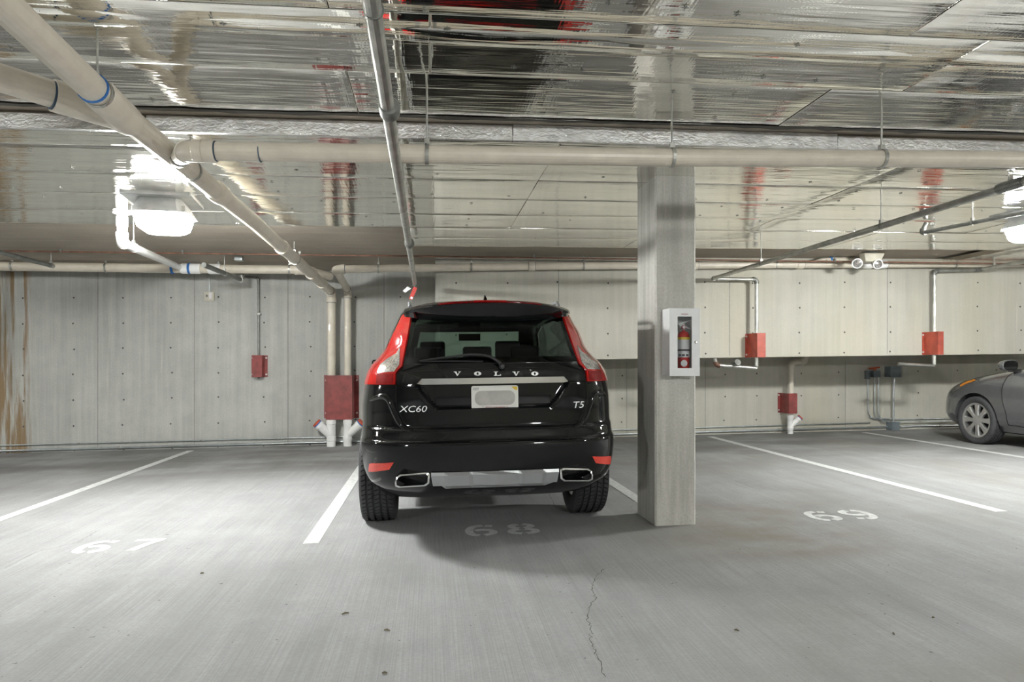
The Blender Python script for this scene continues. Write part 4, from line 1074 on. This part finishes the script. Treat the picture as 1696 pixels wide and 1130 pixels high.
# wheels
def wheel(par, x, y, z, R, w, sgn, rimr, spokes, rim_mat='rim', tread=True, sub=None):
    h = w/2
    root = bpy.data.objects.new('wheel', None); COL.objects.link(root); root.parent = par; root.location = (x, y, z)
    prof = [(rimr*.97, -h*.80), (rimr*1.06, -h*.95), (R*.86, -h*1.03), (R*.95, -h*.97), (R*.985, -h*.86)]
    gr = [-.56, -.20, .20, .56]; s = -.80
    for g in gr: prof += [(R, h*(g-.075)), (R-.014, h*(g-.06)), (R-.014, h*(g+.06)), (R, h*(g+.075))]
    prof += [(R*.985, h*.86), (R*.95, h*.97), (R*.86, h*1.03), (rimr*1.06, h*.95), (rimr*.97, h*.80)]
    ty = mk('tyre', *lathe(prof, (0, 0, 0), (1, 0, 0), 64, close=True), 'rubber', root, keep=False); autosmooth(ty, 50)
    if tread:                       # sipes across the ribs
        V, F = [], []
        for k in range(64):
            a = 2*math.pi*k/64
            for b0, b1, sh in ((-.86, -.63, .5), (-.49, -.27, .2), (-.13, .13, .6), (.27, .49, .2), (.63, .86, .5)):
                aa = a+sh*.05; r2 = R+.0007; da = .0035/R
                n = len(V)
                for s_, db in ((b0, 0), (b1, .03*(1 if b0 > 0 else -1))):
                    for q in (-da, da):
                        V.append((h*s_, r2*math.cos(aa+db+q), r2*math.sin(aa+db+q)))
                F.append((n, n+1, n+3, n+2))
        mk('tread_sipes', V, F, 'gap', root, keep=False)['kind'] = 'stuff'
    o = mk('rim', *lathe([(rimr, -h*.82), (rimr*1.02, -h*.80), (rimr*.93, -h*.70), (rimr*.90, h*.70), (rimr*1.02, h*.80), (rimr, h*.84), (rimr*.87, h*.72), (rimr*.86, -h*.72)], (0, 0, 0), (1, 0, 0), 40, close=True), rim_mat, root, keep=False); autosmooth(o, 40)
    V, F = [], []
    f0 = sgn*h*.62
    for k in range(spokes):
        a = 2*math.pi*k/spokes; n = len(V)
        for (r, wd, xx) in ((rimr*.16, .030, f0), (rimr*.55, .028, f0+sgn*.004), (rimr*.94, .048, f0-sgn*.0)):
            for (q, dx) in ((-1, 0), (-.7, sgn*.010), (.7, sgn*.010), (1, 0), (1, -sgn*.03), (-1, -sgn*.03)):
                V.append((xx+dx, r*math.cos(a)-q*wd*math.sin(a), r*math.sin(a)+q*wd*math.cos(a)))
        for L in range(2):
            for j in range(6): F.append((n+L*6+j, n+L*6+(j+1) % 6, n+L*6+6+(j+1) % 6, n+L*6+6+j))
        F.append(tuple(range(n+12, n+18)))
    mk('spokes', V, F, rim_mat, o, keep=False)
    c = mk('hub_cap', *lathe([(.07, -sgn*.03), (.07, sgn*.008), (.045, sgn*.014)], (f0, 0, 0), (1, 0, 0), 20), rim_mat, o, keep=False)
    mk('brake_disc', *lathe([(rimr*.74, 0), (rimr*.74, .02)], (f0-sgn*.09, 0, 0), (1, 0, 0), 28), 'rim_dark' if rim_mat == 'rim' else 'steel_dark', o, keep=False)
    return root
for sg in (-1, 1):
    wheel(suv, sg*.805, AXR, .370, .370, .258, sg, .235, 5); wheel(suv, sg*.80, AXF, .370, .370, .245, sg, .235, 5, tread=False)
    for yc in (AXR, AXF):
        mk('arch_liner', *lathe([(.425, 0), (.425, .26)], (sg*.60 if sg > 0 else -.86, yc, .372), (1, 0, 0), 28)[0:2], 'rim_dark', suv, keep=False) if False else None
    o = mk('door_mirror', *box((sg*.93-.09, 3.02, 1.12), (sg*.93+.09, 3.14, 1.26)), 'black_paint', suv, keep=False); bev(o, .04, 3)
    mk('mirror_glass', *box((sg*.93-.07, 3.014, 1.14), (sg*.93+.07, 3.022, 1.24)), 'chrome', o, keep=False)

# ------------------------------------------------------------------ the grey car
SED = Body([
 (.20, .20, 4.30, .78, .5, .7), (.30, .07, 4.44, .87, .6, .75), (.42, .01, 4.50, .905, .65, .8), (.60, 0, 4.49, .91, .7, .85), (.70, .01, 4.45, .905, .7, .9), (.78, .04, 4.36, .895, .7, .95), (.85, .06, 4.22, .880, .7, 1.0),
 (.92, .09, 3.98, .860, .7, 1.0), (.98, .13, 3.62, .835, .7, .9), (1.02, .2, 3.30, .800, .7, .8), (1.06, .32, 3.14, .765, .7, .75), (1.15, .55, 2.97, .715, .7, .7), (1.28, .85, 2.72, .650, .6, .65), (1.38, 1.1, 2.48, .585, .5, .6), (1.44, 1.35, 2.25, .48, .35, .45), (1.47, 1.6, 2.05, .28, .2, .2)], 3.2)
gx = 8.40; gy = 9.52-4.50
sed = thing('parked_sedan', 'dark grey sedan at the right edge, nose to the wall', 'car', (gx, gy, G(gx)), None, (0, -SLOPE, 0))
body = mk('body_shell', *SED.mesh(54, 20, 12, 40, 22), 'grey_paint', sed, keep=False)
GF, GR = 3.60, .92
cc = []
for yc in (GF, GR):
    for sg in (-1, 1): cc.append(prism_x(circ(yc, .335, .375), *((.58, 1.2) if sg > 0 else (-1.2, -.58))))
cut(body, cc); autosmooth(body, 32)
fsd = lambda sgn: (lambda y, z, off: Vector((sgn*(SED.side(y, z)+off), y, z)))
gw = [(.75, 1.09), (2.98, 1.075), (2.35, 1.36), (1.35, 1.38), (1.05, 1.28)]
for sg in (-1, 1):
    o = mk('side_window', *patch(gw, fsd(sg), .003, -.01, .07), 'black_gloss', sed, keep=False); autosmooth(o)
    o = mk('head_lamp', *patch([(3.62, .885), (3.74, .90), (3.88, .87), (4.02, .80), (4.10, .72), (4.02, .70), (3.92, .76), (3.78, .83)], fsd(sg), .006, -.01, .03), 'tail_clear', sed, keep=False); autosmooth(o)
    o2 = mk('turn_signal', *patch([(3.64, .884), (3.74, .896), (3.86, .868), (3.93, .80), (3.90, .785), (3.78, .835)], fsd(sg), .012, 0, .03), 'amber', o, keep=False); autosmooth(o2)
    def pod(prof, yb, mat, nm, par):
        V, F = lathe(prof, (0, 0, 0), (0, 1, 0), 24)
        sq = lambda v, a: math.copysign(abs(v/.1)**.75*a, v)
        o_ = mk(nm, [(sg*.94+sq(v.x, .112), yb+v.y, 1.088+sq(v.z, .070)) for v in V], F, mat, par, keep=False); return autosmooth(o_, 60)
    m = pod([(.094, 0), (.1, .008), (.098, .05), (.085, .09), (.06, .12), (.02, .135)], 2.96, 'grey_paint', 'door_mirror', sed)
    pod([(.088, 0), (.088, .006)], 2.957, 'black_gloss', 'mirror_glass', m)
    mk('mirror_stalk', *box((sg*.82-.06, 2.99, 1.00), (sg*.82+.06, 3.07, 1.04)), 'black_plastic', m, keep=False)
    for ln in ([(3.08, .30), (3.08, .45), (3.13, .62), (3.15, .80), (3.10, .95), (3.02, 1.03)], [(3.08, .31), (2.6, .29), (2.0, .28), (1.5, .28)]):
        W = [fsd(sg)(y, z, .0) for y, z in smooth2(ln, 5)]; mk('door_gap', *tube(W, .0045, 6), 'gap', sed, keep=False)
    wheel(sed, sg*.80, GF, .330, .330, .215, sg, .248, 8, tread=False); wheel(sed, sg*.80, GR, .330, .330, .215, sg, .248, 8, tread=False)
    W = [fsd(sg)(y, z, .002) for y, z in smooth2([(2.85, 1.05), (2.4, 1.052), (1.8, 1.055), (.8, 1.085)], 4)]; mk('belt_trim', *tube(W, .008, 6), 'chrome', sed, keep=False)
mk('windscreen', *patch([(-.66, 1.05), (.66, 1.05), (.50, 1.40), (-.50, 1.40)], (lambda x, z, off: Vector((x, SED.f[1](z)-SED.f[4](z)+SED.f[4](z)*(1-min(.99, abs(x)/SED.f[2](z))**3.2)**(1/3.2)+off, z))), .003, -.01, .07), 'black_gloss', sed, keep=False)
mk('underbody', *box((-.56, .3, .16), (.56, 4.2, .30)), 'rim_dark', sed, keep=False)
